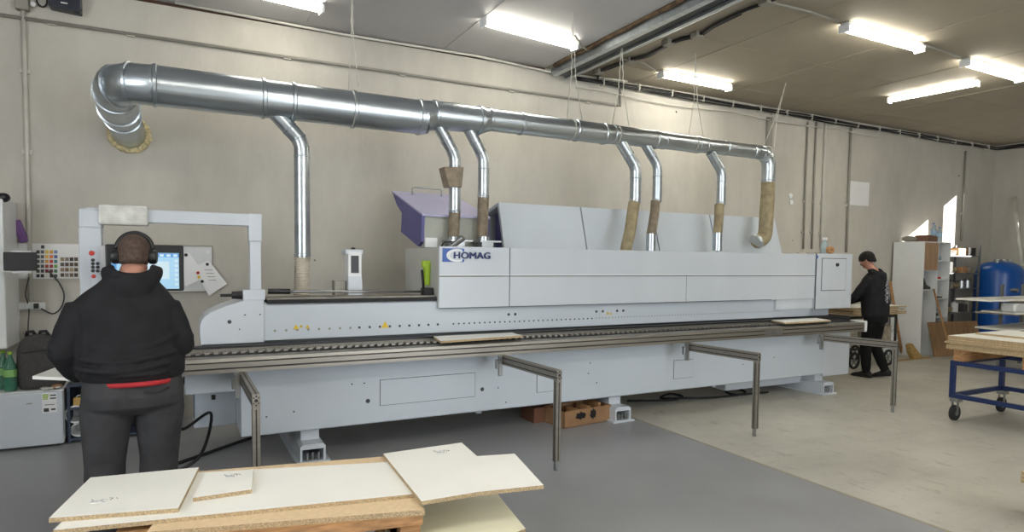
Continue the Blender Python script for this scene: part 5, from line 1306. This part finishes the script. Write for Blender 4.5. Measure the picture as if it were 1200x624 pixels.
folds = [([(-.22, -.14, 1.0), (-.1, -.2, .985), (.05, -.205, .99), (.2, -.165, 1.01)], .017), ([(-.2, -.14, 1.05), (-.05, -.19, 1.03), (.1, -.19, 1.045), (.24, -.13, 1.07)], .017),
         ([(-.15, -.15, 1.11), (.0, -.175, 1.09), (.15, -.155, 1.12), (.24, -.1, 1.16)], .015), ([(-.2, -.13, .96), (0, -.21, .955), (.2, -.17, .96)], .009), ([(-.21, -.08, 1.25), (-.12, -.13, 1.2), (-.02, -.16, 1.15)], .016), ([(.21, -.08, 1.27), (.12, -.14, 1.2), (.06, -.16, 1.15)], .016)]
cloth_top(op, J, 'blackfab', folds=folds)
trousers(op, J, 'greyfab'); shoes(op, J)
MB().loft([ering((.045, .005, z), .2, .211) for z in (.893, .915)]).done('shirt_hem', 'red', op, True)
MB().tube(catmull([(.08, -.2, .865), (.14, -.197, .855), (.2, -.17, .87)], 5), .005, 6).done('pocket_seam', 'black', op, True)
# headphones
hpn = thing('headphones', 'black over-ear headphones on the operator head', 'headphones', op.location, rz=radians(3)); local(hpn)
b = MB(); b.tube([T((.088*cos(a), -.0, .035+.095*sin(a)*1.0)) for a in [pi*k/16 for k in range(17)]], .010, 8, squash=1.4); b.done('headband', 'black', hpn, True)
for sg in (-1, 1):
    c0 = T((sg*.072, -.004, -.008)); c1 = T((sg*.115, -.006, -.010)); c2 = T((sg*.09, -.004, -.008))
    MB().tube([c0, c0.lerp(c1, .1), c2], [.034, .040, .041], 20).done('ear_cushion', 'rubber', hpn, True, True)
    MB().tube([c2, c0.lerp(c1, .75), c0.lerp(c1, .95), c1], [.042, .041, .034, .02], 20).done('ear_cup', 'black', hpn, True, True)
# held board
hb_ = [pz(38, 443, .90), pz(77, 428, .90), pz(140, 430, .90), pz(112, 446, .90)]
board(hb_, .90+.009, .018, 'white board held at hip height by the operator at the left', top='board', edge='board')

# --- second worker
w2 = thing('person', 'slim person in black printed hoodie bending over boards at the machine outfeed', 'person', (8.62, 5.52, 0), rz=radians(8))
J2 = dict(head=(-.0, .14, 1.655), hp=radians(-28), hy=radians(8), neck=(0, .04, 1.49), nw=.95, hs=1.0, hx=1.0, ht=.012,
    torso=[((0, 0, .9), .15, .11), ((0, .01, 1.05), .14, .10), ((0, .03, 1.2), .15, .11), ((0, .03, 1.35), .16, .10), ((0, .03, 1.43), .12, .07), ((0, .03, 1.48), .06, .05)],
    top=[((0, .0, .86), .175, .135), ((0, .0, .89), .185, .145), ((0, .005, 1.0), .19, .15), ((0, .02, 1.15), .19, .15), ((0, .03, 1.3), .2, .145), ((0, .03, 1.38), .185, .125), ((0, .03, 1.44), .13, .09), ((0, .03, 1.49), .07, .06)],
    seat=[((0, 0, .95), .16, .125), ((0, -.01, .88), .175, .14), ((0, -.01, .8), .175, .14), ((0, 0, .74), .12, .1)],
    arm=[[(-.185, .03, 1.37), (-.29, .15, 1.14), (-.27, .40, 1.02)], [(.185, .03, 1.37), (.19, .22, 1.14), (-.02, .42, 1.02)]],
    aw=.95,
    hand=[[(.1, 1, -.25), (0, -.2, -1), (1, 0, 0), .5], [(-.2, 1, -.25), (0, -.2, -1), (-1, 0, 0), .5]],
    leg=[[(-.085, .0, .82), (-.08, .08, .46), (-.07, .06, .09), (-.07, .2, .04)], [(.085, .0, .82), (.08, .03, .46), (.085, -.12, .115), (.085, .01, .05)]],
    lw=.95, tw=.88, hoodw=.115, tilt=(0, .2), lightsole=False)
T2, R2m = person(w2, J2, dict(skin='skin', hair='hair2'))
f2 = [([(-.15, -.11, .95), (0, -.15, .94), (.15, -.11, .96)], .009), ([(-.14, -.11, 1.02), (0, -.145, 1.0), (.15, -.1, 1.04)], .009)]
cloth_top(w2, J2, 'blackfab', 'hoodie', folds=f2); trousers(w2, J2, 'jet'); shoes(w2, J2)
# printed lettering down the back (loose strokes following the cloth)
b = MB(); random.seed(21)
def back_y(x, z):  # cloth surface estimate
    f = max(0, 1-(x/.2)**2)**.5
    return .02-.166*f**.7
for k in range(15):
    z = 1.36-k*.025
    pts = []
    for j in range(7):
        x = .0+.05*sin(j*1.1+k*1.7)+.01*cos(k*2.0); zz2 = z+.014*sin(j*1.9+k)
        pts.append(Vector((x, back_y(x, zz2), zz2)))
    b.tube(pts, .005, 6)
b.done('back_print', mat('pale_print', (168, 170, 176), .7), w2, True)
MB().tube([(-.255+.0, .13, 1.25), (-.258, .14, 1.18)], .004, 5).done('sleeve_print', 'conduit', w2)
